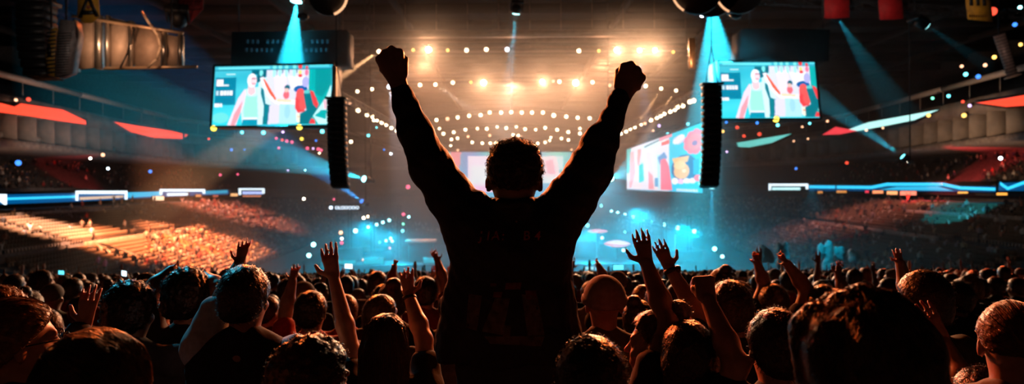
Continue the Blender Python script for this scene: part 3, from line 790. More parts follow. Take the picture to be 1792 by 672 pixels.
def crowd_mesh(name, items, m, label, cat, bright=False):
    """items: (x, y, z, yaw, scale, arm, sit)"""
    cache = {}; VV = []; QQ = []; CC = []; off = 0; r = np.random.default_rng(5)
    cloth = np.array([(.02, .02, .02), (.05, .05, .06), (.02, .03, .08), (.3, .03, .03), (.5, .48, .45), (.12, .1, .1), (.02, .02, .02), (.08, .02, .02)])
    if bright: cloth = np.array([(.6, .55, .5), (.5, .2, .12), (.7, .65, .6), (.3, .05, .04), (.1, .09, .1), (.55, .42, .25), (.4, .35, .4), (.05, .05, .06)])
    skn = np.array([(.55, .33, .24), (.4, .22, .14), (.2, .1, .06), (.6, .4, .3)]); hr = np.array([(.02, .015, .012), (.06, .03, .02), (.2, .1, .05), (.01, .01, .01)])
    for (x, y, z, yaw, s, arm, sit) in items:
        k = (arm, sit)
        if k not in cache: cache[k] = lowpoly(arm, sit)
        V, Q, T = cache[k]; c, sn = math.cos(yaw), math.sin(yaw)
        W = np.stack([V[:, 0] * c - V[:, 1] * sn, V[:, 0] * sn + V[:, 1] * c, V[:, 2]], 1) * s + (x, y, z)
        pal = np.stack([(.03, .03, .04), cloth[r.integers(len(cloth))], skn[r.integers(4)], hr[r.integers(4)]])
        VV.append(W); QQ.append(Q + off); CC.append(pal[T]); off += len(V)
    me = np_mesh(name, np.concatenate(VV), np.concatenate(QQ), True); add_col(me, np.concatenate(CC))
    o = obj(name, me, m); tag(o, label, cat, kind='stuff'); return o
CROWDM = attr_mat('crowd_cloth_and_skin')
items = []; Yc = 10.2
ymax0 = max(y for _, y in SPOTS[:262]) if len(SPOTS) else 10
Yc = min(Yc, ymax0)
Yc = ymax0 + .1
while Yc < 84:
    xm = min(.8 * Yc, 46 if Yc < 57 else 32.5); sp = .62 if Yc < 30 else (.8 if Yc < 50 else 1.1); nx = int(2 * xm / sp)
    for i in range(nx):
        x = -xm + i * sp + rng.uniform(-.2, .2); y = Yc + rng.uniform(-.2, .2)
        items.append((x, y, step_z(y), rng.gauss(0, .4), rng.uniform(.92, 1.05), rng.choices((0, 1, 2), (30, 1, .3))[0], False))
    Yc += .75 if Yc < 30 else (1.2 if Yc < 50 else 2.2)
crowd_mesh('standing_crowd', items, CROWDM, 'dense standing crowd filling the sloping floor down to the stage', 'crowd')
print('crowd', NCROWD, len(items))

PM = [lampmat('phone_glow', (.6, .85, 1), 3.0), lampmat('phone_glow_teal', (.1, .7, .9), 2.0)]
for k, (ro, y) in enumerate(PHONES):
    M = Matrix.Translation(ro.location) @ Matrix.Rotation(ro.rotation_euler.z, 4, 'Z') @ Matrix.Diagonal((*ro.scale, 1))
    ph = empty('phone', M @ Vector((0, .425, 1.845)), ro.rotation_euler.z); tag(ph, ('phone with a glowing screen held up over the crowd, %s of centre' % ('left' if ro.location.x < 0 else 'right')), 'phone', 'glowing phones held up %s of centre' % ('left' if ro.location.x < 0 else 'right'))
    MB().box((0, 0, 0), (.15, .009, .075), bev=.003).build('case', BLACK, ph); MB().box((0, -.006, 0), (.14, .003, .066)).build('display', PM[k % 2], ph)
# ------------------------------------------------------------------ the arena
PLAN = [(-63.5, 60), (-66, 88), (-68, 110), (-70, 132), (-71.5, 149), (-67, 168), (-54, 184), (-30, 194), (0, 197)]
PLAN = PLAN + [(-x, y) for x, y in PLAN[-2::-1]]
def offs(d):
    out = []
    n = len(PLAN)
    for i, (x, y) in enumerate(PLAN):
        a = Vector(PLAN[max(0, i - 1)]); b = Vector(PLAN[min(n - 1, i + 1)]); t = (b - a).normalized(); nrm = Vector((t.y, -t.x))
        out.append((x + nrm.x * d, y + nrm.y * d))
    return out
def sweep(name, prof, m, i0=0, i1=None, kind='structure', cap=True):
    i1 = len(PLAN) - 1 if i1 is None else i1
    cols = [offs(d) for d, z in prof]; V = []; Q = []; k = len(prof)
    for i in range(i0, i1 + 1):
        for (d, z), c in zip(prof, cols): V.append((c[i][0], c[i][1], H + z))
    for i in range(i1 - i0):
        for j in range(k - 1): Q.append((i * k + j, (i + 1) * k + j, (i + 1) * k + j + 1, i * k + j + 1))
    me = np_mesh(name, V, Q); o = obj(name, me, m); o['kind'] = kind; return o
def onwall(px, py, d=0.0):
    pts = offs(d); q = P(px, py, 1.0); kx = q.x
    best = None
    for (x0, y0), (x1, y1) in zip(pts[:-1], pts[1:]):
        # x0+t dx = kx (y0 + t dy)
        den = (x1 - x0) - kx * (y1 - y0)
        if abs(den) < 1e-9: continue
        t = (kx * y0 - x0) / den
        if -1e-6 <= t <= 1 + 1e-6:
            Y = y0 + t * (y1 - y0)
            if best is None or Y < best: best = Y
    if best is None:
        s = -1 if px < 896 else 1; best = (s * (58.08 - d)) / (kx - s * .09)
    return P(px, py, best)
# ground: the sloping floor in shallow steps, then the flat floor before the stage
def make_floor():
    V = []; Q = []
    ys = list(range(-6, 95)); W = 64
    for i, y in enumerate(ys):
        z = step_z(y + .5)
        b = len(V); V += [(-W, y, z), (W, y, z), (W, y + 1, z), (-W, y + 1, z)]; Q.append((b, b + 1, b + 2, b + 3))
        z2 = step_z(y + 1.5); V += [(-W, y + 1, z2), (W, y + 1, z2)]; Q.append((b + 3, b + 2, b + 5, b + 4))
    b = len(V); V += [(-W, 95, 0), (W, 95, 0), (90, 215, 0), (-90, 215, 0)]; Q.append((b, b + 1, b + 2, b + 3))
    o = obj('floor', np_mesh('floor', V, Q), DCONC); o['kind'] = 'structure'
make_floor()
ROWS = 30
def stepped(d0, z0, d1, z1, n):
    pr = [(d0, z0)]
    for i in range(n):
        z = z0 + (z1 - z0) * (i + 1) / n; pr.append((d0 + (d1 - d0) * i / n, z)); pr.append((d0 + (d1 - d0) * (i + 1) / n, z))
    return pr
L0, L1, R0, R1 = 0, 4, len(PLAN) - 5, len(PLAN) - 1
sweep('trim_1', [(30, -H)] + stepped(30, -11, 2, -2.2, ROWS), DCONC)
sweep('trim_2', [(2, -2.2), (-2.5, -2.2), (-2.5, -1.3), (0, -1.3), (0, .55), (-.5, .55), (-.5, -.2)], GREY)
sweep('trim_3', stepped(-.5, -.2, -14, 4.6, 15) + [(-14.5, 4.6), (-14.5, 6.0)], DCONC)
sweep('trim_4', [(-14.5, 6.0), (.4, 6.0), (.4, 6.9), (-.2, 6.9), (-.2, 7.0)], CONC)
sweep('wall_suites', [(-.2, 7.0), (-4.5, 7.0), (-4.5, 10.6), (.3, 10.6), (.3, 12.7), (0, 12.7)], mat('suite_wall', (.3, .27, .25), .8, noise=.2, nscale=.5))
sweep('trim_5', stepped(0, 12.0, -22, 22.5, 20) + [(-22.5, 22.5), (-22.5, 27)], DCONC)
o_ = obj('wall_back', np_mesh('wall_back', [(-95, 224, 0), (95, 224, 0), (95, 224, 46), (-95, 224, 46)], [(0, 1, 2, 3)]), BLACK); o_['kind'] = 'structure'
# roof deck with steel beams
mb = MB(); mb.box((0, 100, H + 27.3), (200, 250, .4))
for y in range(20, 222, 10): mb.box((0, y, H + 26.3), (190, .5, 1.4))
for x in range(-80, 81, 16): mb.box((x, 100, H + 25.6), (.6, 240, 1.0))
o_ = mb.build('ceiling', mat('roof_deck', (.018, .013, .012), .8, noise=.2, nscale=.6)); o_['kind'] = 'structure'

# seats of the side stands
def seat_mb(): return MB().box((0, .0, .42), (.44, .42, .06), bev=.015).box((0, -.22, .66), (.44, .05, .46), bev=.015).box((0, -.05, .2), (.06, .3, .4))
def row_point(side, r, t):
    """row r (0 = lowest), t metres along the wall from its near end; returns point, yaw facing the floor"""
    d = 30 - 28 * (r + .5) / ROWS; z = H - 11 + 8.8 * (r + 1) / ROWS
    pts = offs(d)
    if side > 0: pts = pts[::-1]
    a = 0
    for p, q in zip(pts[:-1], pts[1:]):
        L_ = math.hypot(q[0] - p[0], q[1] - p[1])
        if a + L_ >= t:
            k = (t - a) / L_; dx, dy = (q[0] - p[0]) / L_, (q[1] - p[1]) / L_
            return (p[0] + dx * L_ * k, p[1] + dy * L_ * k, z), math.atan2(-dx * -side, dy * -side) if False else math.atan2(dy, dx) - math.pi / 2 - (0 if side < 0 else math.pi) + (0)
        a += L_
    return None, 0
SEATM = mat('seat_plastic', (.24, .17, .12), .5, noise=.2, nscale=30)
proto = seat_mb(); SV = np.array(proto.v); SQ = proto.f
seat_me = np_mesh('stand_seat', SV, SQ); seat_me.materials.append(SEATM)
seats = []
people = []
rr = random.Random(3)
for side in (-1, 1):
    for r in range(ROWS):
        if r in (14, 15) or r > 26: continue
        t = 1.0
        while t < 122:
            sec = (t % 15.5)
            if sec > 1.3:
                p, yaw = row_point(side, r, t)
                if p is None: break
                seats.append((p, yaw))
                px = 896 + p[0] / p[1] * F
                if side < 0:
                    occ = .04 if px < 250 or (r > 14 and px < 330) else (.72 if px < 480 and r < 24 else .35)
                else: occ = .18 if px > 1480 else .34
                if rr.random() < occ: people.append((p[0], p[1], p[2] + (.0), yaw, rr.uniform(.95, 1.1), rr.choices((0, 1, 2), (7, 1, 1))[0], True if rr.random() < .8 else False))
            t += .56
def dist(p): return math.hypot(p[0][0], p[0][1])
vis = [s for s in seats if abs(s[0][0]) / s[0][1] < .745 and H - s[0][2] < .118 * s[0][1]]
vis.sort(key=dist); first = vis[:300]; ids = set(id(s) for s in first); rest = [s for s in seats if id(s) not in ids]
for p, yaw in first:
    o = bpy.data.objects.new('stand_seat', seat_me); COL.objects.link(o); o.location = p; o.rotation_euler = (0, 0, yaw)
    sd = 'left' if p[0] < 0 else 'right'
    tag(o, f'folding seat in the nearest rows of the lower {sd} stand', 'seat', f'nearest folding seats of the lower {sd} stand')
VV = []; QQ = []; off = 0
sq = [q for q in SQ]
for p, yaw in rest:
    c, s = math.cos(yaw), math.sin(yaw)
    VV.append(np.stack([SV[:, 0] * c - SV[:, 1] * s, SV[:, 0] * s + SV[:, 1] * c, SV[:, 2]], 1) + p)
n_ = len(SV); base_l = []
Lq = [len(q) for q in sq]; flat = np.array([i for q in sq for i in q])
me = bpy.data.meshes.new('stand_seats'); VA = np.concatenate(VV).astype(np.float32)
me.vertices.add(len(VA)); me.vertices.foreach_set('co', VA.ravel())
N = len(rest); allf = (flat[None, :] + (np.arange(N) * n_)[:, None]).ravel().astype(np.int32)
me.loops.add(len(allf)); me.loops.foreach_set('vertex_index', allf)
st0 = np.concatenate([[0], np.cumsum(Lq)[:-1]]); st = (st0[None, :] + (np.arange(N) * len(flat))[:, None]).ravel().astype(np.int32)
me.polygons.add(len(st)); me.polygons.foreach_set('loop_start', st); me.update(calc_edges=True)
o = obj('stand_seats', me, SEATM); tag(o, 'rows of folding seats further along both lower stands', 'seats', kind='stuff')
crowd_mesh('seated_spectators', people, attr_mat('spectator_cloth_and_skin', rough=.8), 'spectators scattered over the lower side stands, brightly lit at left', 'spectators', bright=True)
# spectators on the middle tier
mid = []
for _ in range(900):
    i = rr.choice([0, 1, 2, 3, 4, len(PLAN) - 6, len(PLAN) - 5, len(PLAN) - 4, len(PLAN) - 3, len(PLAN) - 2]); row = rr.randrange(0, 15)
    pts = offs(-.5 - 13.5 * (row + .6) / 15); k = rr.random(); a, b = pts[i], pts[i + 1]
    x, y = a[0] + (b[0] - a[0]) * k, a[1] + (b[1] - a[1]) * k
    cl = math.sin(y * .21 + (1 if x > 0 else 0)) + math.sin(y * .09)
    if cl < -.2 and rr.random() < .75: continue
    mid.append((x, y, H - .2 + 4.8 * (row + 1) / 15, math.pi / 2 * (-1 if x < 0 else 1), 1.05, 0, True))
crowd_mesh('middle_tier_spectators', mid, CROWDM, 'spectators in the dim middle tier above the light ribbons', 'spectators')

# suite partitions, low walls, railings
def suites(side):
    mb = MB(); pts = PLAN if side < 0 else [(x, y) for x, y in PLAN[::-1]]
    f, bk = offs(-.3), offs(-4.4)
    if side > 0: f, bk = f[::-1], bk[::-1]
    for i in range(6):
        n = 5
        for k in range(n):
            a = Vector((f[i][0] + (f[i + 1][0] - f[i][0]) * k / n, f[i][1] + (f[i + 1][1] - f[i][1]) * k / n, H + 7)); b = Vector((bk[i][0] + (bk[i + 1][0] - bk[i][0]) * k / n, bk[i][1] + (bk[i + 1][1] - bk[i][1]) * k / n, H + 7))
            t = (b - a).normalized(); w = Vector((-t.y, t.x, 0)) * .15
            mb.prism([a - w, b - w, b + w, a + w], (0, 0, 3.6))
            if k % 2: # counter and dark chairs inside
                c = a.lerp(b, .5) + w * 9; mb.box(c + Vector((0, 0, .5)), (1.2, 1.6, 1.0))
    o = mb.build('trim_6' if side < 0 else 'trim_7', mat('suite_partition', (.42, .38, .34), .8, noise=.15, nscale=.7)); o['kind'] = 'structure'
    # pipe rail above, guard rail on the lower fascia
    pr = offs(-1.2); pr = pr if side < 0 else pr[::-1]
    mb = MB().path([Vector((x, y, H + 15.6)) for x, y in pr[:8]], .45, 10)
    for i in range(7):
        for k in range(3):
            x = pr[i][0] + (pr[i + 1][0] - pr[i][0]) * k / 3; y = pr[i][1] + (pr[i + 1][1] - pr[i][1]) * k / 3
            mb.tube((x, y, H + 12.6), (x, y, H + 15.6), .06, n=5)
    tag(mb.build('air_duct', mat('duct_metal', (.6, .56, .52), .5, .2, noise=.1, nscale=3), smooth=True), f'long pale round duct above the suites on the {"left" if side < 0 else "right"} side', 'duct')
suites(-1); suites(1)
def vomitory(px0, px1, r0, side, label):
    """low pale wall standing in the seats, following the rake"""
    d0 = 30 - 28 * r0 / ROWS
    a = onwall(px0, 400, d0); b = onwall(px1, 400, d0); z = H - 11 + 8.8 * r0 / ROWS
    mb = MB()
    n = Vector((0, 0, 1)).cross((b - a).normalized()) * .2
    mb.prism([Vector((a.x, a.y, z)) - n, Vector((b.x, b.y, z)) - n, Vector((b.x, b.y, z)) + n, Vector((a.x, a.y, z)) + n], (0, 0, 1.25))
    o = mb.build('stand_wall', CONC); tag(o, label, 'wall'); return o
vomitory(30, 215, 25, -1, 'pale low wall at the top of the lit empty seats at left')
vomitory(150, 415, 14, -1, 'low wall along the cross aisle of the lower left stand')
vomitory(1585, 1790, 22, 1, 'pale low wall at the top of the lower right stand')
vomitory(1370, 1640, 14, 1, 'low wall along the cross aisle of the lower right stand')

def ramp_wall(side, t, r0, r1, w, m, label):
    """broad sloping wall beside the stairs, running down the rake"""
    a, yaw = row_point(side, r0, t); b, _ = row_point(side, r1, t); a, b = Vector(a), Vector(b); n = Vector((math.cos(yaw), math.sin(yaw), 0)) * w / 2
    o = MB().prism([a - n, a + n, b + n, b - n], (0, 0, 1.0)).build('ramp_wall', m, origin=a); tag(o, label, 'wall')
ORW = mat('orange_lit_wall', (.5, .17, .07), .8, noise=.15, nscale=1)  # orange light falling on the wall is put into its colour
ramp_wall(-1, 33, 2, 13, 2.2, ORW, 'broad orange lit sloping wall between the two lit seat blocks at left')
ramp_wall(-1, 17.2, 8, 13, 1.0, CONC, 'short pale sloping wall at the near left corner of the lit seats')
ramp_wall(-1, 64, 3, 13, 1.2, CONC, 'pale sloping wall farther back in the lower left stand')
ramp_wall(1, 33, 4, 13, 1.2, mat('maroon_wall', (.2, .03, .03), .8, noise=.15, nscale=1), 'dark red sloping wall in the lower right stand')
ramp_wall(1, 64, 3, 13, 1.2, CONC, 'pale sloping wall farther back in the lower right stand')

# ------------------------------------------------------------------ glowing boards on the fascias
def strip_mesh(mb, poly, dd, c, th):
    """poly: outline in photo pixels that any vertical line cuts at most twice; laid on the fascia in short steps"""
    x0, x1 = min(p[0] for p in poly), max(p[0] for p in poly)
    xs = sorted(set([p[0] for p in poly] + list(np.linspace(x0, x1, max(2, int((x1 - x0) / 14) + 1)))))
    xs = [x for i, x in enumerate(xs) if i == 0 or x - xs[i - 1] > .05]
    V = []
    for x in xs:
        xx = min(max(x, x0 + 1e-4), x1 - 1e-4); ys = []
        for (ax, ay), (bx, by) in zip(poly, poly[1:] + poly[:1]):
            if (ax <= xx) != (bx <= xx): ys.append(ay + (by - ay) * (xx - ax) / (bx - ax))
        yt, yb = min(ys), max(ys)
        t, b = onwall(x, yt, dd) - c, onwall(x, yb, dd) - c; V += [t, b, b - th, t - th]
    n = len(xs); Fc = [(0, 1, 2, 3), tuple((n - 1) * 4 + i for i in (3, 2, 1, 0))]
    for i in range(n - 1):
        for j in range(4): Fc.append((i * 4 + j, (i + 1) * 4 + j, (i + 1) * 4 + (j + 1) % 4, i * 4 + (j + 1) % 4))
    return mb.raw(V, Fc)
def board(name, label, cat, panel, segs, d, group=None):
    """panel: polygon in photo pixels laid on the fascia; segs: [(name, polygon, colour, strength, lift)]"""
    c = sum([onwall(x, y, d) for x, y in panel], Vector()) / len(panel)
    root = empty(name, c); tag(root, label, cat, group)
    nrm = Vector((1 if c.x < 0 else -1, 0, 0))
    strip_mesh(MB(), panel, d, c, nrm * .25).build('panel', BLACK, root)
    for nm, poly, col, st, lift in segs:
        strip_mesh(MB(), poly, d + lift, c, nrm * .06).build(nm, lampmat('led_%02d_%02d_%02d_%d' % (int(col[0] * 99), int(col[1] * 99), int(col[2] * 99), int(st * 10)), col, st), root)
    return root
def band(pts, up, dn): return [(x, y - up) for x, y in pts] + [(x, y + dn) for x, y in pts[::-1]]
def chain(nm, pts, w, col, st, lift): return [(nm, band([a, b], w, w), col, st, lift) for a, b in zip(pts[:-1], pts[1:])]
BLU, CY, WH = (.0, .18, .55), (.03, .55, .9), (.75, .9, 1.0)
seg = [('blue_field', [(-10, 341), (150, 338), (300, 335), (400, 333), (400, 340), (300, 344), (150, 352), (-10, 358)], BLU, .55, .1)]
seg += [('cyan_strip', [(12, 346), (135, 342), (135, 346), (12, 350)], CY, 1.5, .2), ('cyan_strip', [(222, 337), (282, 335), (282, 343), (222, 346)], CY, 1.1, .2), ('cyan_strip', [(360, 334), (398, 332.5), (398, 338), (360, 340)], CY, .8, .2)]
def bracket(x0, x1, yt, yb, w, lift=.3): return [('white_outline', [(x0, yt), (x1, yt), (x1, yt + w), (x0, yt + w)], WH, 2.0, lift), ('white_outline', [(x0, yt + w), (x0 + 4, yt + w), (x0 + 4, yb), (x0, yb)], WH, 2.0, lift), ('white_outline', [(x1 - 4, yt + w), (x1, yt + w), (x1, yb - 2), (x1 - 4, yb - 2)], WH, 2.0, lift)]
seg += [('white_outline', [(-8, 340), (12, 340), (12, 358), (8, 358), (8, 346), (-8, 346)], WH, 2.0, .3)]
seg += bracket(133, 223, 334, 351, 5) + bracket(280, 359, 331, 341, 4)
seg += [('cream_strip', [(140, 345), (216, 342), (216, 346), (140, 350)], (1, .7, .5), .9, .3), ('white_fill', [(293, 338), (329, 337.5), (329, 342), (293, 343)], WH, 1.6, .3)]
board('ribbon_display', 'long blue and white light ribbon along the left stand', 'ribbon display', [(-20, 338), (150, 331), (300, 329), (404, 330), (404, 342), (300, 346), (150, 354), (-20, 362)], seg, .9)
board('ribbon_display', 'short white and blue light ribbon box at the far end of the left stand', 'ribbon display', [(416, 328), (464, 328), (464, 343), (416, 343)], bracket(418, 463, 329.5, 341, 3) + [('lilac_fill', [(424, 335), (459, 335), (459, 340), (424, 340)], (.45, .55, 1), 1.6, .3)], .9)
for k, (x0, x1, y0, y1, c, st) in enumerate([(267, 288, 343, 351, (1, .62, .38), 2), (342, 353, 340, 345, (1, .35, .12), 1.2), (403, 417, 338, 344, (1, .5, .2), 1.5), (372, 383, 341, 345, (.9, .2, .1), .8), (424, 458, 341.5, 345, (1, .35, .2), 1.0)]):
    board('strip_light', ['wide cream light', 'orange light', 'bright orange light', 'small red orange light', 'long thin orange light'][k] + ' under the left light ribbon', 'light', [(x0, y0), (x1, y0), (x1, y1), (x0, y1)], [('lens', [(x0 + 1, y0 + .5), (x1 - 1, y0 + .5), (x1 - 1, y1 - .5), (x0 + 1, y1 - .5)], c, st, .06)], 1.3)
seg = bracket(1345, 1414, 321.5, 333, 4) + [('white_fill', [(1351, 328), (1400, 328), (1400, 332.5), (1351, 332.5)], (.55, .95, 1), 1.7, .3)]
seg += [('blue_field', [(1415, 324), (1742, 326), (1742, 336), (1415, 334)], BLU, .3, .1)]
seg += chain('cyan_line', [(1416, 327), (1525, 328), (1552, 322.5), (1650, 322.5), (1680, 329), (1741, 331)], 2.6, CY, 1.6, .3)
seg += [('cyan_fill', [(1570, 327), (1640, 326), (1668, 334), (1540, 332)], CY, 1.1, .2)]
board('ribbon_display', 'long cyan light ribbon with a raised hump along the right stand', 'ribbon display', [(1343, 319), (1744, 317), (1744, 337), (1343, 335)], seg, .9)
board('ribbon_display', 'cyan wavy light ribbon at the far right edge', 'ribbon display', [(1746, 315), (1830, 315), (1830, 337), (1746, 337)], [('blue_field', [(1748, 320), (1826, 318), (1826, 334), (1748, 334)], BLU, .4, .1)] + chain('cyan_line', [(1750, 321), (1763, 330), (1790, 320), (1826, 318)], 2.6, CY, 1.6, .3), .9)
for k, (x0, x1, y0, y1, c, st) in enumerate([(1430, 1440, 334, 339, (.9, .35, .08), 1), (1463, 1482, 333, 338, (.9, .35, .08), 1), (1513, 1521, 333, 338, (1, .05, .1), 1.2), (1526, 1546, 333, 339, (1, .3, .12), 1.7), (1551, 1571, 334, 341, (1, .4, .15), 1.7), (1574, 1604, 334, 342, (1, .25, .15), 1.7), (1675, 1694, 335, 339, (1, .45, .08), 1.6), (1743, 1763, 337, 342, (1, .4, .06), 1.6)]):
    board('strip_light', ['faint orange light near the hump of', 'second faint orange light left of the hump of', 'small red light below', 'orange light just right of the small red one below', 'wide orange red light below', 'widest red orange light below', 'flat amber light on the right part of', 'amber light at the right end of'][k] + ' the cyan ribbon', 'light', [(x0, y0), (x1, y0), (x1, y1), (x0, y1)], [('lens', [(x0 + 1, y0 + .5), (x1 - 1, y0 + .5), (x1 - 1, y1 - .5), (x0 + 1, y1 - .5)], c, st, .06)], 1.3)
RED = (1.0, .07, .03)
def curve_board(label, up, dn, segs):
    board('curved_led_banner', label, 'led banner', up + dn[::-1], segs, .5)
curve_board('long red light banner above the suites at the left edge', [(-20, 176), (36, 180), (90, 188), (152, 209)], [(-20, 197), (36, 200), (90, 210), (152, 219)],
            [('red_field', [(-18, 177), (4, 181), (26, 187), (37, 181), (70, 186), (110, 192), (150, 211), (151, 218), (100, 211), (50, 203), (-18, 194)], RED, 1.5, .1)])
curve_board('shorter red light banner above the suites at left', [(199, 211), (240, 218), (330, 233)], [(199, 213), (240, 235), (330, 244)], [('red_field', [(200, 213), (240, 220), (300, 229), (329, 236), (320, 243), (270, 241), (230, 231)], RED, 1.5, .1)])
curve_board('white curved light banner with a red tip at right', [(1438, 232), (1500, 212), (1642, 190)], [(1438, 237), (1500, 236), (1600, 216), (1642, 194)],
            [('white_field', [(1480, 228), (1520, 214), (1642, 192), (1600, 210), (1540, 222), (1500, 229)], (.5, .95, .9), 1.4, .1), ('red_tip', [(1439, 236), (1462, 222), (1500, 229), (1470, 235)], (1, .06, .08), 1.2, .12)])
curve_board('short teal curved light banner at right behind the screen', [(1288, 248), (1386, 232)], [(1288, 258), (1340, 258), (1386, 238)], [('teal_field', [(1289, 250), (1330, 243), (1385, 234), (1350, 250), (1310, 258), (1292, 257)], (.2, .85, .78), 1.1, .1)])
curve_board('red light banner at the far right edge', [(1706, 176), (1830, 158)], [(1706, 183), (1760, 190), (1830, 184)], [('red_field', [(1708, 180), (1760, 172), (1830, 160), (1830, 182), (1760, 187)], RED, 1.4, .1)])
# ------------------------------------------------------------------ lamps
LP = {}
def lamp_proto(kind, colname, col, st):
    k = (kind, colname)
    if k in LP: return LP[k]
    lm = lampmat('lens_' + colname, col, st)
    if kind == 'can':
        h = MB().lathe((0, 0, -.62), (0, 0, 1), [(0, .06), (.02, .17), (.3, .2), (.58, .26), (.62, .27)], 14)
        for a in range(4): h.box((0, .0, -.45 + a * .09), (.4, .4, .02))
        l = MB().lathe((0, 0, -.005), (0, 0, 1), [(0, .22), (.03, .21), (.05, .12)], 14)
        y = MB().box((-.3, 0, -.3), (.03, .08, .5)).box((.3, 0, -.3), (.03, .08, .5)).box((0, 0, -.56), (.63, .08, .03))
    else:
        h = MB().lathe((0, 0, -.5), (0, 0, 1), [(0, .1), (.1, .24), (.34, .28), (.5, .25)], 14)
        l = MB().lathe((0, 0, -.005), (0, 0, 1), [(0, .22), (.04, .2), (.07, .1)], 14)
        y = MB().box((-.32, 0, -.3), (.06, .14, .5), bev=.01).box((.32, 0, -.3), (.06, .14, .5), bev=.01).box((0, 0, -.62), (.7, .3, .16), bev=.02)
    out = []
    for nm, m_, mm in (('housing', h, BLACK), ('lens', l, lm), ('yoke', y, STEEL)):
        me = np_mesh(nm, m_.v, m_.f, nm != 'yoke'); me.materials.append(mm); out.append((nm, me))
    LP[k] = out; return out
COLS = dict(warm=((1, .72, .42), 10), hot=((1, .86, .66), 26), amber=((1, .55, .12), 3.5), dim=((1, .5, .28), 3), cool=((.7, .85, 1), 14), teal=((.15, .8, .9), 4), aqua=((.35, .95, 1), 7),
            pink=((1, .12, .25), 2.2), red=((1, .08, .04), 2), blue=((.05, .25, 1), 2.2), yellow=((1, .7, .08), 3.5), lilac=((.75, .5, 1), 3), green=((.2, 1, .6), 3))
def lamp(pos, label, group, c='warm', size=.5, aim=None, kind='can', name='stage_light'):
    pos = Vector(pos); aim = Vector(aim) if aim is not None else Vector((pos.x * .25, 0, H - 2))
    root = empty(name, pos); root.rotation_mode = 'QUATERNION'; root.rotation_quaternion = (aim - pos).to_track_quat('Z', 'Y')
    s = size / .5; root.scale = (s, s, s); tag(root, label, 'light', group)
    col, st = COLS[c]
    for nm, me in lamp_proto(kind, c, col, st):
        o = bpy.data.objects.new(nm, me); COL.objects.link(o); o.parent = root
    return root
def truss_thing(a, b, label, w=.6, name='lighting_truss', r=.04, step=1.2):
    a = Vector(a); b = Vector(b); mb = MB(); truss(mb, a - a, b - a, w, r, step)
    o = mb.build(name, STEEL); o.location = a; tag(o, label, 'truss'); return o
def row(spec, Y, label, group, size=.5, tr=None, dy=0, name='stage_light'):
    for s in spec:
        px, py = s[0], s[1]; c = s[2] if len(s) > 2 else 'warm'; k = s[3] if len(s) > 3 else 1
        yy = Y(px) if callable(Y) else Y
        word = dict(warm='warm white', hot='very bright warm white', amber='small amber', dim='dim orange', cool='bright bluish white', teal='teal', aqua='pale aqua', pink='pink', red='red', blue='blue', yellow='yellow', lilac='lilac', green='green')[c]
        lamp(P(px, py, yy), f'{word} {label}', f'{word} {group}', c, size * k, name=name)
    if tr:
        (x0, y0), (x1, y1) = tr[:2]
        Ya = Y(x0) if callable(Y) else Y; Yb = Y(x1) if callable(Y) else Y
        truss_thing(P(x0, y0, Ya) + Vector((0, .4, 0)), P(x1, y1, Yb) + Vector((0, .4, 0)), tr[2])
row([(663, 90), (723, 87.5, 'amber', .8), (750, 87, 'hot', 1.5), (783.5, 88, 'amber', .8), (816.5, 88), (851, 86.6), (887.5, 86.6, 'cool'), (1013, 89), (1048, 89, 'amber', .8), (1079, 87.5, 'hot', 1.2), (1119, 88, 'hot', 1.0), (1146, 88, 'hot', 1.1), (1178, 91, 'amber', .8)],
    80, 'lamp on the highest truss row over the stage', 'lamps of the highest row', .5, ((630, 80), (1200, 80), 'highest straight lighting truss over the stage'))
row([(625.5, 160, 'warm', .9), (651, 156, 'warm', .9), (681, 152, 'cool', 1.2), (735, 148.7), (762, 148), (792.4, 144.6), (824, 144, 'amber', .8), (846.4, 144.6, 'hot', 1.5), (949, 143, 'hot', 1.2), (968, 142, 'dim', .8), (979, 143), (1007.6, 145, 'hot', 1.6), (1037, 144), (1067, 149.5, 'dim', .9), (1130, 150.5), (1157, 155, 'warm', .9), (1183, 158.5, 'warm', .9)],
    92, 'lamp on the second truss row over the stage', 'lamps of the second row', .52, ((618, 140), (1192, 138), 'second straight lighting truss over the stage'))
R3 = [(763.8, 210), (783, 208, 'dim', 1.1), (801, 205.5), (821, 202.6), (841, 201.4), (857, 197), (877, 197), (894.6, 196.4), (913, 197), (931, 197), (950, 197), (969, 202, 'warm', 1.2), (991, 204), (1011, 206), (1032, 207)]
R4 = [(769, 225, 'warm', .8), (776, 234), (794, 231.4), (814.5, 227), (835.5, 225, 'warm', .8), (852, 225.5), (870, 222, 'warm', .8), (886, 224), (903.6, 222, 'warm', .8), (919, 226), (937.5, 227, 'warm', .8), (954, 223.7), (975, 227), (994.6, 231), (1015, 225, 'warm', .8), (1015, 233.5)]
R5 = [(790, 244, 'warm'), (800.5, 242), (819, 239, 'dim'), (826.4, 249), (844, 250.5), (858, 250.5), (868, 251, 'warm', 1.2), (857, 237, 'dim'), (898, 236), (907, 237.5), (964, 240.6, 'warm', .8), (982.6, 242.4), (994.6, 245), (954, 249), (962, 246, 'warm', .8), (941, 251), (788.6, 255, 'warm', .8), (801, 263, 'dim', .8), (1000, 262, 'dim', .7)]
row(R3, lambda x: 104 - abs(x - 896) * .02, 'lamp on the curved truss row above the man\'s head', 'lamps of the upper curved row', .55)
row(R4, lambda x: 112 - abs(x - 896) * .02, 'lamp on the middle curved row above the man\'s head', 'lamps of the middle curved row', .55)
row(R5, lambda x: 120 - abs(x - 896) * .02, 'lamp on the lowest curved row close above the man\'s head', 'lamps of the lowest curved row', .52)
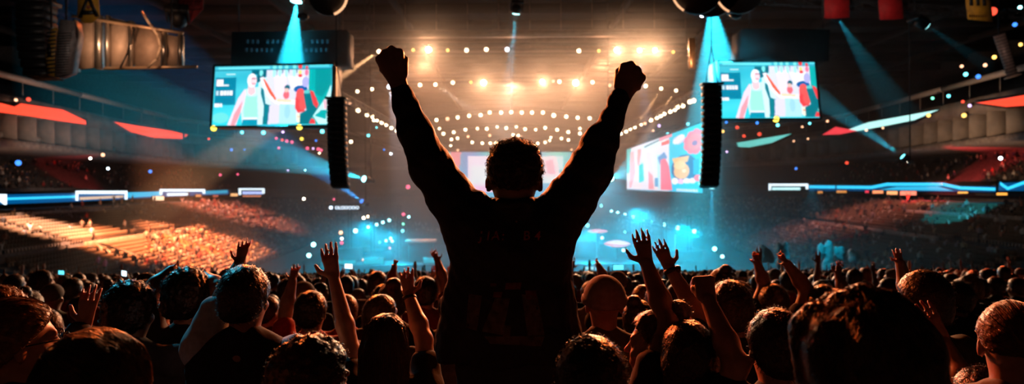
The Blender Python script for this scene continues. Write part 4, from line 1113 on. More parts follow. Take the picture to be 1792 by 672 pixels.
def arc_truss(R, Y, label):
    pts = sorted([(x, y) for x, y, *_ in R]); mb = MB(); W = []
    xs = np.linspace(pts[0][0] - 12, pts[-1][0] + 12, 9); co = np.polyfit([p[0] for p in pts], [p[1] for p in pts], 2)
    for x in xs: W.append(P(x, float(np.polyval(co, x)) - 6, Y(x)) + Vector((0, .45, 0)))
    o0 = W[0].copy()
    for a, b in zip(W[:-1], W[1:]): truss(mb, a - o0, b - o0, .5, .035, 1.2)
    o = mb.build('curved_truss', STEEL); o.location = o0; tag(o, label, 'truss')
arc_truss(R3, lambda x: 104 - abs(x - 896) * .02, 'upper curved lighting truss above the man\'s head')
arc_truss(R4, lambda x: 112 - abs(x - 896) * .02, 'middle curved lighting truss above the man\'s head')
arc_truss(R5, lambda x: 120 - abs(x - 896) * .02, 'lowest curved lighting truss above the man\'s head')
SL = [(592.5, 174, 'warm', 1.2), (601, 177.5, 'warm', 1.1), (612, 180.6, 'dim', .8), (627, 193, 'warm', 1.1), (642.5, 201), (651.6, 204), (654, 210.6, 'warm', .8), (660, 211, 'warm', .8), (668, 214.7), (676, 218.4), (685, 223.8, 'warm', 1.1), (694, 229)]
SR = [(1213.8, 176), (1207, 178), (1195, 185), (1186, 187), (1181, 191.5), (1173, 195), (1162.5, 199), (1156, 202.7), (1149.6, 205.8), (1139, 210, 'warm', 1.1), (1128.6, 216, 'dim', .9), (1122, 218, 'warm', .8), (1111, 222.8, 'warm', .9), (1103, 226, 'warm', .9), (1095.5, 230, 'warm', 1.1), (1086.6, 234)]
fl = lambda x: 70 + (x - 592) * .3
fr = lambda x: 70 + (1214 - x) * .25
row(SL, fl, 'lamp of the string sloping down at the left of the stage', 'lamps of the left sloping string', .5, ((585, 162), (705, 226), 'sloping side truss left of the stage'))
row(SR, fr, 'lamp of the string sloping down at the right of the stage', 'lamps of the right sloping string', .5, ((1222, 164), (1075, 232), 'sloping side truss right of the stage'))
row([(614, 248, 'warm', 1.1), (644.7, 237, 'teal'), (659, 223, 'teal', .6), (684, 269, 'cool', .7), (672, 262, 'blue', .6)], 100, 'lamp hanging below the left sloping string', 'lamps below the left string', .5, ((608, 232), (700, 262), 'low truss under the left sloping string'))
row([(1153.6, 220, 'lilac', .9), (1143, 228.6, 'dim', .7), (1168.8, 235, 'teal', 1.1), (1160, 246, 'teal', .7), (1204, 217, 'teal', .9)], 96, 'lamp above the side screen right of the stage', 'lamps above the side screen', .5, ((1135, 240), (1215, 210), 'short truss over the side screen'))
row([(374, 224.5, 'yellow', 1.4), (423.5, 231.6, 'teal', .8), (461, 232, 'teal', 1), (495, 231, 'lilac', .6), (524, 222.5, 'yellow', 1.4), (564, 230, 'teal', 1)], 60, 'lamp hanging under the left screen', 'lamps hanging under the left screen', .4)
row([(1271, 214, 'blue', .6), (1325, 215, 'blue', .7), (1358, 208.5, 'yellow', 1.5), (1361, 219, 'teal', .8), (1417, 216, 'teal', .6)], 60, 'lamp hanging under the right screen', 'lamps hanging under the right screen', .4)
truss_thing(P(366, 227, 60) + Vector((0, .5, .4)), P(590, 227, 60) + Vector((0, .5, .4)), 'slim truss carrying lamps under the left screen', .3)
truss_thing(P(1255, 212, 60) + Vector((0, .5, .4)), P(1436, 212, 60) + Vector((0, .5, .4)), 'slim truss carrying lamps under the right screen', .3)
row([(483.5, 242, 'pink'), (494, 245, 'red'), (502, 247, 'pink', 1.1), (511, 248.6, 'pink', 1.1), (528, 243, 'yellow', 1.2), (488, 259, 'pink', .9), (538, 259.5, 'pink', 1.2), (548, 260, 'lilac', .8), (557, 261, 'pink', 1.2), (562, 263, 'pink', 1.1), (559, 268, 'warm', .7), (365.5, 243, 'red', .8), (405, 262, 'blue', 1), (385.6, 306, 'pink', .9), (416, 305, 'pink', .8), (504, 298, 'lilac', .6), (534, 298, 'aqua', .6), (714, 327, 'pink', 1.5), (584.5, 348.6, 'pink', .8), (428, 262, 'blue', .6), (553, 246, 'blue', .8)], 110, 'small lamp in the dark below the left screen', 'small lamps below the left screen', .5)
truss_thing(P(355, 236, 110) + Vector((0, .6, 0)), P(575, 252, 110) + Vector((0, .6, 0)), 'far truss with pink lamps below the left screen', .8)
row([(1290, 223, 'red', 1.1), (1302, 238, 'red'), (1329, 234.7, 'red', 1.2), (1272, 265.6, 'lilac', .7), (1393, 295, 'blue', .8), (1265, 230, 'amber', .9), (1448, 212, 'dim', .8), (1404, 222, 'dim', .7)], 100, 'small lamp in the dark below the right screen', 'small lamps below the right screen', .5)
truss_thing(P(1262, 222, 100) + Vector((0, .6, 0)), P(1460, 206, 100) + Vector((0, .6, 0)), 'far truss with red lamps below the right screen', .8)
# lamps of the side stands
for px, py, c, k, lb in [(32, 285, 'blue', 1.5, 'blue lamp over the middle tier at the far left'), (158, 277, 'hot', .7, 'white lamp under the pale fascia at left'), (189, 295, 'cool', .8, 'white lamp above the red lit seats at left'), (263, 300, 'blue', 1.3, 'blue lamp in the middle tier left of the screen'), (180, 271, 'dim', 1.2, 'orange lamp just under the pale fascia at left'),
                         (1394, 296, 'blue', .7, 'small blue lamp in the right middle tier'), (1590, 284, 'hot', 1.1, 'warm white lamp over the right middle tier'), (1751, 277, 'cool', .9, 'lilac white lamp at the upper right stand'), (1516, 228, 'dim', 1, 'orange lamp beneath the white curved banner'), (1625, 202, 'amber', 1.2, 'amber downlight in a suite right of the white banner'),
                         (1687, 202, 'amber', 1.3, 'amber downlight in the next suite to the right'), (1389, 247, 'dim', .9, 'orange suite lamp right of the teal banner'), (1414, 243, 'dim', .9, 'orange suite lamp left of the red tip'), (1545, 224, 'dim', .8, 'orange suite lamp below the middle of the white banner'),
                         (28, 175, 'dim', .8, 'pale lamp above the left red banner'), (50, 174, 'red', 1.1, 'red lamp above the left red banner')]:
    lamp(onwall(px, py, 1.0), lb, None, c, .55 * k, name='wall_light')
# lamps round the stage floor
row([(1070, 369.5), (1081, 372), (1093.6, 375.7), (1108, 379.5, 'aqua', 1.2), (1126, 385, 'aqua', .8), (1141, 387.6, 'aqua', .7), (1162, 393, 'aqua', 1.2), (1186.4, 399, 'aqua', 1.4), (1215, 405, 'aqua', 1.3)] if False else
    [(1070, 369.5, 'aqua'), (1081, 372, 'aqua'), (1093.6, 375.7, 'aqua', 1.1), (1108, 379.5, 'aqua', 1.2), (1126, 385, 'aqua', .8), (1141, 387.6, 'aqua', .7), (1162, 393, 'aqua', 1.2), (1186.4, 399, 'aqua', 1.4), (1215, 405, 'aqua', 1.3)], lambda x: 122 - (x - 1070) * .17, 'lamp of the row dropping to the right behind the raised arms', 'aqua lamps dropping to the right', .5, ((1062, 372), (1228, 412), 'low truss of aqua lamps right of the stage'))
row([(1250.5, 435.5, 'aqua', 1.3), (1264, 449, 'aqua', 1.1)], 95, 'lamp low beside the teal light column', 'aqua lamps by the teal light column', .5)
row([(1053.6, 416.4, 'aqua', 1), (1091, 438, 'aqua', 1.1), (1028, 394.5, 'teal', 1.4), (1020.5, 465.7, 'aqua', 1.2), (1015.7, 442, 'teal', 1), (1052, 360, 'teal', 1), (1093.8, 406, 'teal', .8), (1003, 404, 'teal', 1.3), (1150, 428, 'blue', 1)], 112, 'lamp on the stage just right of the raised fist man', 'lamps on the right half of the stage', .5)
row([(548.6, 428, 'aqua', 1.5), (540.5, 447, 'aqua', 1.4), (622, 404, 'aqua', 1.4), (531.7, 348, 'hot', .7), (598, 417.6, 'cool', .8), (598, 425, 'pink', 1.1), (596.4, 407, 'dim', 1.3)], 98, 'lamp left of the stage above the crowd', 'lamps left of the stage', .5)
row([(644.5, 397.4, 'aqua', 1.1), (659, 393, 'aqua'), (670, 389, 'aqua', 1.1), (681, 385.5, 'aqua', 1.1), (636.4, 381.4, 'hot', .9), (643.6, 379, 'warm', .9)], 112, 'lamp of the short row rising to the right at the stage', 'lamps of the short rising row', .5, ((630, 402), (700, 382), 'short low truss rising to the right at the stage'))
row([(704.5, 404, 'teal', 1.1), (675.7, 421, 'aqua', .9), (683.6, 417, 'aqua', 1), (686.4, 422, 'aqua', .9), (664.3, 424, 'green', .8), (706, 374.8, 'pink', 1.2), (715.5, 379.5, 'aqua', .9), (705.5, 392, 'green', .9), (682, 434, 'red', .9), (634.5, 454.5, 'dim', 1)], 108, 'lamp on the left half of the stage', 'lamps on the left half of the stage', .5)

# ------------------------------------------------------------------ light sources: spots at the fixtures, and added ones without any
def spot(pos, aim, col, power, deg, blend=.3, rad=.1, name='spot_lamp'):
    l = bpy.data.lights.new(name, 'SPOT'); l.color = col; l.energy = power; l.spot_size = math.radians(deg); l.spot_blend = blend; l.shadow_soft_size = rad
    o = bpy.data.objects.new(name, l); o.location = pos; o.rotation_mode = 'QUATERNION'; o.rotation_quaternion = (Vector(aim) - Vector(pos)).to_track_quat('-Z', 'Y'); COL.objects.link(o); return o
def pointl(pos, col, power, rad=.3):
    l = bpy.data.lights.new('glow_lamp', 'POINT'); l.color = col; l.energy = power; l.shadow_soft_size = rad
    o = bpy.data.objects.new('glow_lamp', l); o.location = pos; COL.objects.link(o); return o
TEAL = (.02, .62, .85); WARM = (1, .5, .22); ORG = (1, .24, .05)
def big_lamp(px, py, Y, ax, ay, aY, c, size, label, power=0, deg=12, col=TEAL, blend=.3, ret=False):
    p = P(px, py, Y); a = P(ax, ay, aY); r = lamp(p, label, None, c, size, aim=a, kind='moving', name='moving_head_light')
    M = (Matrix.Translation(p) @ r.rotation_quaternion.to_matrix().to_4x4() @ Matrix.Diagonal((size / .5,) * 3 + (1,))).inverted()
    b = p - (a - p).normalized() * .6 * size / .5
    if abs(p.x) < 55: MB().tube(M @ b, M @ Vector((b.x, b.y, H + 25.2)), .04, n=6).build('drop_pipe', STEEL, r)
    if power: spot(p + (a - p).normalized() * .3, a, col, power * 6, deg, blend)
K = 1.0
big_lamp(519, 2, 61.6, 502, 200, 61.6, 'aqua', 1.25, 'big aqua moving head throwing a wide teal beam down above the left screen', 110000 * K, 27)
big_lamp(531, 30, 46, 560, 60, 60, 'cool', .5, 'small white lamp beside the big aqua moving head')
big_lamp(572, 6, 44, 640, 60, 40, 'dim', .9, 'dark moving head with an orange lit rim at top left of centre')
big_lamp(1245, -8, 61.6, 1262, 220, 61.6, 'aqua', 1.25, 'big aqua moving head above the right screen throwing a wide teal beam down', 90000 * K, 34)
big_lamp(1289, 24, 46, 1330, 120, 60, 'teal', .8, 'teal lamp right of the wide teal beam', 3000 * K, 12)
big_lamp(1229, 26, 44, 1200, 60, 30, 'cool', .35, 'tiny white lamp left of the wide teal beam')
big_lamp(903, 23, 60, 893, 120, 62, 'aqua', .8, 'aqua moving head at the top centre', 26000 * K, 12)
big_lamp(313, 40, 40, 330, 140, 44, 'aqua', .9, 'aqua lamp under the red pennant', 200 * K, 12)
big_lamp(54, 19, 34, -60, 80, 34, 'aqua', .8, 'aqua lamp at the top left corner throwing a beam to the left', 120 * K, 14)
big_lamp(82, 39, 34, 120, 160, 30, 'teal', .6, 'teal lamp below the top left corner lamp')
big_lamp(1465, 30, 59, 1580, 210, 72, 'teal', 1.0, 'teal moving head under the left red banner throwing a long beam', 13000 * K, 12)
big_lamp(1620, 44, 59, 1720, 110, 60, 'aqua', 1.0, 'aqua lamp between the red and yellow banners', 1500 * K, 12)
big_lamp(1580, 274, 60, 1400, 150, 62, 'teal', .6, 'teal moving head over the right stand aiming up to the left', 16000 * K, 14)
big_lamp(637, 313, 84, 540, 286, 78, 'aqua', .9, 'aqua moving head right of the left speaker array aiming left', 30000 * K, 20)
big_lamp(633, 352, 90, 560, 300, 84, 'blue', .7, 'blue moving head below the left speaker array', 20000 * K, 14, (.02, .35, .9))
big_lamp(1069, 312, 84, 1130, 288, 70, 'aqua', .9, 'aqua moving head left of the side screen', 5000 * K, 18)
big_lamp(1246, 328, 88, 1244, 480, 92, 'aqua', .9, 'aqua moving head under the right speaker array making a light column', 40000 * K, 12, (.02, .5, .9))
big_lamp(1216, 12, 42, 1180, 50, 30, 'dim', .6, 'dark moving head with an orange lit rim at the top right of centre')
# warm beams from the rows
for (px, py, Y, ax, ay, aY, pw, dg, c) in [(663, 90, 80, 560, 160, 74, 30000, 9, WARM), (851, 87, 80, 900, 150, 84, 14000, 9, WARM), (816, 88, 80, 850, 150, 86, 8000, 9, WARM), (762, 148, 92, 850, 210, 92, 14000, 12, (1, .7, .5)), (681, 152, 92, 700, 260, 86, 3000, 18, (.8, .85, 1)),
                                   (1119, 88, 80, 1130, 200, 82, 9000, 14, (.6, .7, 1)), (1157, 155, 92, 1110, 230, 88, 14000, 8, WARM), (1183, 158, 92, 1130, 235, 88, 12000, 8, WARM), (651, 156, 92, 690, 210, 92, 6000, 9, WARM)]:
    spot(P(px, py, Y) + (P(ax, ay, aY) - P(px, py, Y)).normalized() * .5, P(ax, ay, aY), c, pw * K * 12, dg, .5)
# broad floods from the truss rows: these light the haze, the crowd's edges and the raised arms
for (px, py, Y, pw, c) in [(750, 87, 79.5, 60000, WARM), (1079, 87, 79.5, 60000, WARM), (1146, 88, 79.5, 50000, WARM), (846, 145, 91.5, 60000, WARM), (1008, 145, 91.5, 60000, WARM), (949, 143, 91.5, 45000, WARM)]:
    spot(P(px, py, Y) + Vector((0, -1, 0)), P(896 + (px - 896) * .7, 620, 30), c, pw * K * .06, 60, .8, .25)
spot(P(896, 150, 108), P(896, 420, 90), (1, .48, .26), 26000 * K, 150, 1, .8)  # this and the next two: added warm glow for the haze, no fixtures
spot(P(740, 110, 96), P(760, 420, 80), (1, .42, .2), 13000 * K, 150, 1, .5); spot(P(1060, 110, 96), P(1030, 420, 80), (1, .42, .2), 13000 * K, 150, 1, .5)
for (px, py, Y, pw) in [(640, 425, 104, 9000), (1120, 400, 104, 14000), (1030, 440, 104, 8000), (680, 440, 106, 7000), (1200, 430, 98, 9000), (1060, 340, 112, 9000)]:
    spot(P(px, py - 34, Y), P(px, 520, Y - 6), (.0, .46, .72), pw * K * 3, 150, .9, .4)  # added teal wash for the haze low on the stage, no fixtures
for (px, py, Y) in [(750, 87, 79), (846, 144, 91), (1008, 145, 91), (1119, 88, 79), (1146, 88, 79), (949, 143, 91), (1079, 87, 79)]: spot(P(px, py, Y) + Vector((0, -1, -.3)), (0, 0, H - 1), (1, .5, .25), 30000, 30, 1, .25)
# added floods without fixtures: warm on the left stand, red on both sides
spot((-50, 70, H + 21), (-44, 86, H - 8), (1, .3, .11), 560000 * K, 42, .7, .3)
spot((-52, 92, H + 22), (-47, 103, H - 8), (1, .3, .12), 520000 * K, 34, .8, .3)
spot((-50, 66, H + 21), (-54, 80, H - 6), (1, .5, .3), 330000 * K, 24, .7, .3)
spot((-50, 130, H + 22), (-58, 140, H - 5), (1, .3, .2), 160000 * K, 60, .8, .3)
spot((52, 100, H + 22), (56, 106, H - 6), (1, .3, .22), 35000 * K, 70, .8, .3)
spot((50, 96, H + 22), (66, 108, H - 3), (1, .03, .05), 260000 * K, 16, .6, .3)
spot((-50, 95, H + 3), (-74, 117, H + 3), (1, .03, .03), 30000 * K, 16, .6, .3)
spot((50, 95, H + 2), (76, 110, H + 3), (1, .03, .04), 60000 * K, 22, .6, .3)
# added rim spots out of view overhead: they edge hair, faces and arms with warm light
spot((13, 38, H + 12), (-1.2, 1.9, H - .7), (1, .16, .025), 60000, 8, .7, .15)
spot((-13, 38, H + 12), (1.4, 1.9, H - .7), (1, .16, .025), 60000, 8, .7, .15)
spot((9, 38, H + 12), (.0, 2.4, H), (1, .6, .36), 5000, 5, .6, .12)
spot((-9, 38, H + 12), (.0, 2.4, H), (1, .6, .36), 5000, 5, .6, .12)
spot((-10, 36, H + 11.5), (.75, 2.5, H - .6), (1, .05, .03), 30000, 3, .6, .12)
spot((22, 42, H + 13), (12, 15, H - 3), (1, .12, .03), 40000, 20, .6, .15)
spot((-22, 42, H + 13), (-10, 13, H - 2.5), (1, .2, .05), 9000, 26, .6, .15)
spot((3, 42, H + 13), (1, 11, H - 3), (1, .2, .05), 5000, 40, .6, .15)
# added fill spots over the front rows, no fixtures: they show the banners and the metal panels
spot((-7, 12, H + 9), P(170, 40, 30), (1, .8, .65), 1500, 62, .8, .2)
spot((9, 22, H + 9), P(1600, 10, 48), (1, .75, .6), 6000, 50, .8, .2)
spot((-9, 13, H + 6), P(380, 575, 2.8), (.06, .6, .85), 3500, 5, .5, .1, 'sleeve_fill')  # added teal spot that brightens the pale sleeve
spot((46, 92, H + 3), (70, 104, H + 9), (1, .55, .3), 9000, 75, .8, .2)  # added here and below to brighten the suites, no fixtures
spot((-46, 92, H + 3), (-70, 104, H + 9), (1, .6, .42), 6000, 75, .8, .2)
for px, py, c, k, lb in [(1690, 130, 'teal', 1.2, 'teal lamp on the upper tier above the duct at right'), (1712, 134, 'blue', 1.3, 'blue lamp on the upper tier right of the teal one'), (1740, 100, 'amber', 1.1, 'amber lamp high on the upper tier at right'), (1724, 114, 'dim', 1, 'orange lamp left below the high amber one'), (1683, 116, 'dim', .9, 'small pale orange lamp on the upper tier at right'),
                         (1785, 13, 'aqua', 1, 'aqua lamp in the top right corner'), (1776, 43, 'blue', 1.2, 'blue lamp below the top right corner'), (1660, 168, 'teal', 1.0, 'teal lamp above the white curved banner tip'), (1632, 172, 'green', .9, 'green lamp above the white curved banner'), (1786, 78, 'amber', .9, 'amber lamp at the right edge of the upper tier'),
                         (1685, 178, 'red', .9, 'red lamp left of the right red banner'), (1697, 185, 'lilac', .9, 'lilac lamp left of the right red banner'), (1482, 285, 'red', 1.3, 'red lamp on the right middle tier'), (1391, 367, 'red', 1.6, 'red glow lamp in the lower right stand')]:
    lamp(onwall(px, py, 1.0 if py > 60 else -3), lb, None, c, .55 * k, name='wall_light')
# ------------------------------------------------------------------ screens
def grid_paint(W, Hh, size, shapes, bg):
    """shapes in the coordinates of `size`; returns colours on a (Hh+1)x(W+1) grid"""
    xs = np.linspace(0, size[0], W + 1); ys = np.linspace(0, size[1], Hh + 1)
    X, Y = np.meshgrid(xs, ys); C = bg(X / size[0], Y / size[1])
    for s in shapes:
        if s[0] == 'e': m = ((X - s[1]) / s[3]) ** 2 + ((Y - s[2]) / s[4]) ** 2 < 1
        elif s[0] == 'r': m = (X > s[1]) & (X < s[3]) & (Y > s[2]) & (Y < s[4])
        elif s[0] == 'p':
            pts = s[1]; m = np.zeros(X.shape, bool); j = len(pts) - 1
            for i in range(len(pts)):
                (xi, yi), (xj, yj) = pts[i], pts[j]
                if yi != yj: m ^= ((yi > Y) != (yj > Y)) & (X < (xj - xi) * (Y - yi) / (yj - yi) + xi)
                j = i
        C[m] = s[-1]
    return C
def screen(name, corners, C, label, strength, thick=.35, Wn=None, parts=True, matname='screen_pixels'):
    """corners tl,tr,br,bl in space"""
    tl, tr, br, bl = [Vector(c) for c in corners]; ctr = (tl + tr + br + bl) / 4
    h, w = C.shape[0] - 1, C.shape[1] - 1
    root = empty(name, ctr); tag(root, label, 'screen')
    n = (tr - tl).cross(bl - tl).normalized()
    if n.dot(Vector((0, 0, H)) - ctr) < 0: n = -n
    u, v = np.meshgrid(np.linspace(0, 1, w + 1), np.linspace(0, 1, h + 1)); u = u[..., None]; v = v[..., None]
    V = (np.array(tl) * (1 - u) + np.array(tr) * u) * (1 - v) + (np.array(bl) * (1 - u) + np.array(br) * u) * v + np.array(n) * .02 - np.array(ctr)
    I = np.arange((h + 1) * (w + 1)).reshape(h + 1, w + 1)
    Q = np.stack([I[:-1, :-1], I[1:, :-1], I[1:, 1:], I[:-1, 1:]], -1).reshape(-1, 4)
    me = np_mesh('picture', V.reshape(-1, 3), Q); add_col(me, C.reshape(-1, 3)); obj('picture', me, attr_mat(matname, strength), root)
    L = lambda p: Vector(p) - ctr
    e = (tr - tl).normalized() * .12; f = (bl - tl).normalized() * .12
    mb = MB().prism([L(tl) - e - f, L(tr) + e - f, L(br) + e + f, L(bl) - e + f], -n * thick); mb.build('cabinet', BLACK, root)
    fr = MB(); c4 = [L(tl) - e - f + n * .03, L(tr) + e - f + n * .03, L(br) + e + f + n * .03, L(bl) - e + f + n * .03]
    for a, b in zip(c4, c4[1:] + c4[:1]): fr.tube(a, b, .09, n=4)
    fr.build('frame', STEEL, root)
    return root, n
CYN = (.03, .62, .78); TL = (.0, .38, .42); DK = (.0, .13, .2); WHT = (.95, .95, 1); PNK = (.95, .35, .42); LIL = (.75, .72, .95); MINT = (.35, .85, .72); RD = (.9, .05, .06)
def bgA(u, v):
    c = np.zeros(u.shape + (3,)); k = .5 + .5 * np.sin(v * 17 + u * 5) * .5
    c[..., 0] = .02 + .05 * k; c[..., 1] = .42 + .25 * v + .12 * k; c[..., 2] = .58 + .22 * v + .1 * k
    return c
def event_shapes(dx=0.0):
    S = [('r', 30, 150, 210, 390, (0, .22, .36)), ('e', 90, 500, 70, 45, (.15, .75, .75)), ('r', 120, 118, 200, 128, (.6, .9, .9)), ('r', 60, 145, 190, 149, (.1, .7, .8)),
         ('r', 840, 95, 1040, 560, (.0, .42, .42)), ('p', [(900, 95), (1040, 95), (1040, 230), (960, 330), (900, 300)], (.0, .3, .32)), ('p', [(1040, 220), (1000, 330), (890, 490), (940, 560), (1045, 560)], (.55, .95, .95)),
         ('p', [(470, 92), (845, 92), (845, 420), (740, 540), (500, 555)], (.72, .74, .9)), ('p', [(540, 150), (640, 120), (660, 330), (560, 330)], (.95, .78, .9)), ('p', [(660, 150), (810, 150), (830, 250), (700, 260)], (.92, .93, 1)),
         ('r', 345, 95, 475, 130, DK), ('p', [(400, 95), (475, 92), (470, 150), (430, 210), (380, 190)], DK), ('e', 425, 115, 16, 30, (.2, .8, .8)),
         # man in a mint vest
         ('p', [(290, 255), (410, 235), (480, 300), (500, 560), (280, 560), (260, 420)], (.6, .88, .95)), ('p', [(290, 250), (235, 330), (150, 565), (225, 568), (262, 450), (310, 330)], (.9, .72, .85)), ('p', [(275, 350), (205, 470), (180, 568), (215, 568), (260, 460)], PNK),
         ('p', [(315, 200), (375, 200), (378, 290), (345, 310), (318, 290)], (.98, .6, .66)), ('e', 348, 180, 40, 60, WHT), ('e', 360, 185, 26, 40, (.98, .68, .74)), ('r', 345, 158, 385, 168, (.35, .1, .2)), ('r', 350, 205, 378, 211, (.7, .2, .3)),
         ('p', [(300, 305), (330, 320), (380, 318), (410, 300), (425, 420), (415, 515), (290, 515), (285, 420)], MINT), ('p', [(285, 512), (410, 512), (412, 562), (275, 562)], (.0, .3, .45)), ('r', 285, 500, 412, 514, (.9, .95, 1)),
         # second figure, dark and white stripes with a red edged arm
         ('p', [(405, 200), (470, 150), (500, 330), (520, 400), (510, 560), (420, 560), (400, 330)], (.65, .93, .98)), ('p', [(430, 240), (455, 260), (475, 380), (520, 395), (505, 560), (455, 560), (460, 400), (430, 300)], (.0, .2, .27)),
         ('p', [(415, 160), (445, 150), (520, 260), (570, 340), (740, 355), (740, 392), (560, 385), (480, 310)], WHT), ('p', [(440, 165), (460, 172), (565, 335), (560, 358), (500, 290)], (.85, .12, .06)), ('p', [(570, 338), (700, 352), (700, 372), (570, 365)], (.98, .72, .5)),
         ('p', [(600, 385), (740, 392), (745, 555), (598, 555)], (.45, .78, .92)), ('p', [(510, 400), (598, 390), (590, 555), (500, 558)], LIL), ('e', 665, 450, 25, 60, (.35, .7, .9)), ('e', 657, 246, 24, 24, DK), ('e', 652, 308, 27, 36, (.9, .15, .2)), ('e', 652, 268, 20, 18, (.85, .55, .5)),
         # red and dark figures
         ('e', 775, 260, 60, 32, (.0, .12, .4)), ('p', [(735, 300), (775, 262), (805, 300), (830, 370), (815, 450), (760, 465), (730, 420)], (.85, .06, .07)), ('e', 775, 305, 38, 50, (.93, .1, .1)), ('e', 800, 390, 36, 50, (.95, .1, .1)),
         ('e', 815, 200, 30, 45, (.45, .45, .95)), ('p', [(800, 300), (860, 265), (920, 340), (935, 420), (880, 500), (890, 560), (770, 560), (775, 470), (830, 440)], (.0, .17, .22)), ('p', [(855, 272), (885, 282), (935, 390), (920, 425), (890, 390)], RD), ('e', 830, 285, 28, 16, (.1, .6, .6)),
         ('p', [(745, 470), (775, 465), (778, 545), (750, 545)], (.9, .9, .7)), ('r', 755, 492, 775, 500, RD), ('p', [(858, 555), (875, 510), (905, 520), (912, 558)], RD), ('p', [(975, 360), (1000, 350), (1005, 430), (985, 435)], (.95, .5, .6)), ('p', [(960, 440), (1010, 440), (1000, 520), (900, 490)], (.0, .4, .42))]
    for x in (540, 590, 645, 715): S += [('e', x, 70, 16, 18, (.2, .85, .85)), ('p', [(x - 14, 95), (x + 14, 95), (x + 8, 155), (x - 12, 150)], (.4, .9, .92)), ('p', [(x + 16, 95), (x + 26, 95), (x + 20, 140)], DK)]
    S += [('e', 765, 65, 18, 24, RD), ('e', 765, 115, 15, 18, (.9, .75, .2)), ('e', 768, 145, 18, 14, RD), ('e', 822, 80, 12, 18, RD), ('e', 822, 120, 16, 26, (.95, .2, .35))]
    S += [('r', 20, 86, 1046, 92, (.0, .2, .3)), ('r', 50, 62, 500, 80, (.15, .8, .88)), ('r', 845, 52, 1015, 70, (.1, .75, .85)), ('r', 40, 168, 100, 225, WHT), ('r', 100, 212, 148, 226, (.8, .9, .9)), ('r', 40, 175, 60, 182, PNK)]
    for i, (x, w) in enumerate([(38, 26), (76, 26), (106, 22), (132, 20), (157, 24)]): S += [('r', x, 266, x + w, 304, WHT if i else (.55, .75, .85)), ('r', x + w * .35, 276, x + w * .7, 284, (.1, .45, .6))]
    for x, w in [(32, 20), (54, 22), (78, 20)]: S += [('r', x, 376, x + w, 404, WHT)]
    if dx: S = [s for s in S if not (s[0] == 'e' and s[1] == 90)]
    return S
def remap(S, fx, ox, fy=1.0, oy=0.0):
    out = []
    for s in S:
        if s[0] == 'p': out.append(('p', [(x * fx + ox, y * fy + oy) for x, y in s[1]], s[2]))
        elif s[0] == 'r': out.append(('r', s[1] * fx + ox, s[2] * fy + oy, s[3] * fx + ox, s[4] * fy + oy, s[5]))
        else: out.append(('e', s[1] * fx + ox, s[2] * fy + oy, s[3] * fx, s[4] * fy, s[5]))
    return out
CA = grid_paint(230, 116, (1026, 510), remap(event_shapes(), 1, -20, 1, -56), bgA)
CB = grid_paint(210, 112, (880, 510), remap(event_shapes(1), 1, -16, 1, -56), bgA)
YS = 60
screen('video_screen', [P(377, 117, YS), P(582, 113, YS), P(579, 218, YS), P(371, 220, YS)], CA, 'large hanging video screen left of the stage showing a man in a mint vest', 1.25, 2.8)  # both cabinets made this deep to block the beams from above
screen('video_screen', [P(1257, 109, YS), P(1425, 109, YS), P(1434, 206, YS), P(1261, 207, YS)], CB, 'hanging video screen right of the stage showing a man in a mint vest', 1.25, 2.8)
def side_strip(p0, p1, label):  # aluminium edge of the left screen
    mb = MB().box((0, 0, 0), (.35, .5, (p0 - p1).length), bev=.04); o = mb.build('screen_tower', mat('lit_aluminium', (.6, .42, .28), .4, .6, noise=.1, nscale=4)); o.location = (p0 + p1) / 2; tag(o, label, 'post')  # warm light is put into this aluminium's colour
side_strip(P(586, 116, YS + .2), P(585, 222, YS + .2), 'slim metal post at the right edge of the left video screen')
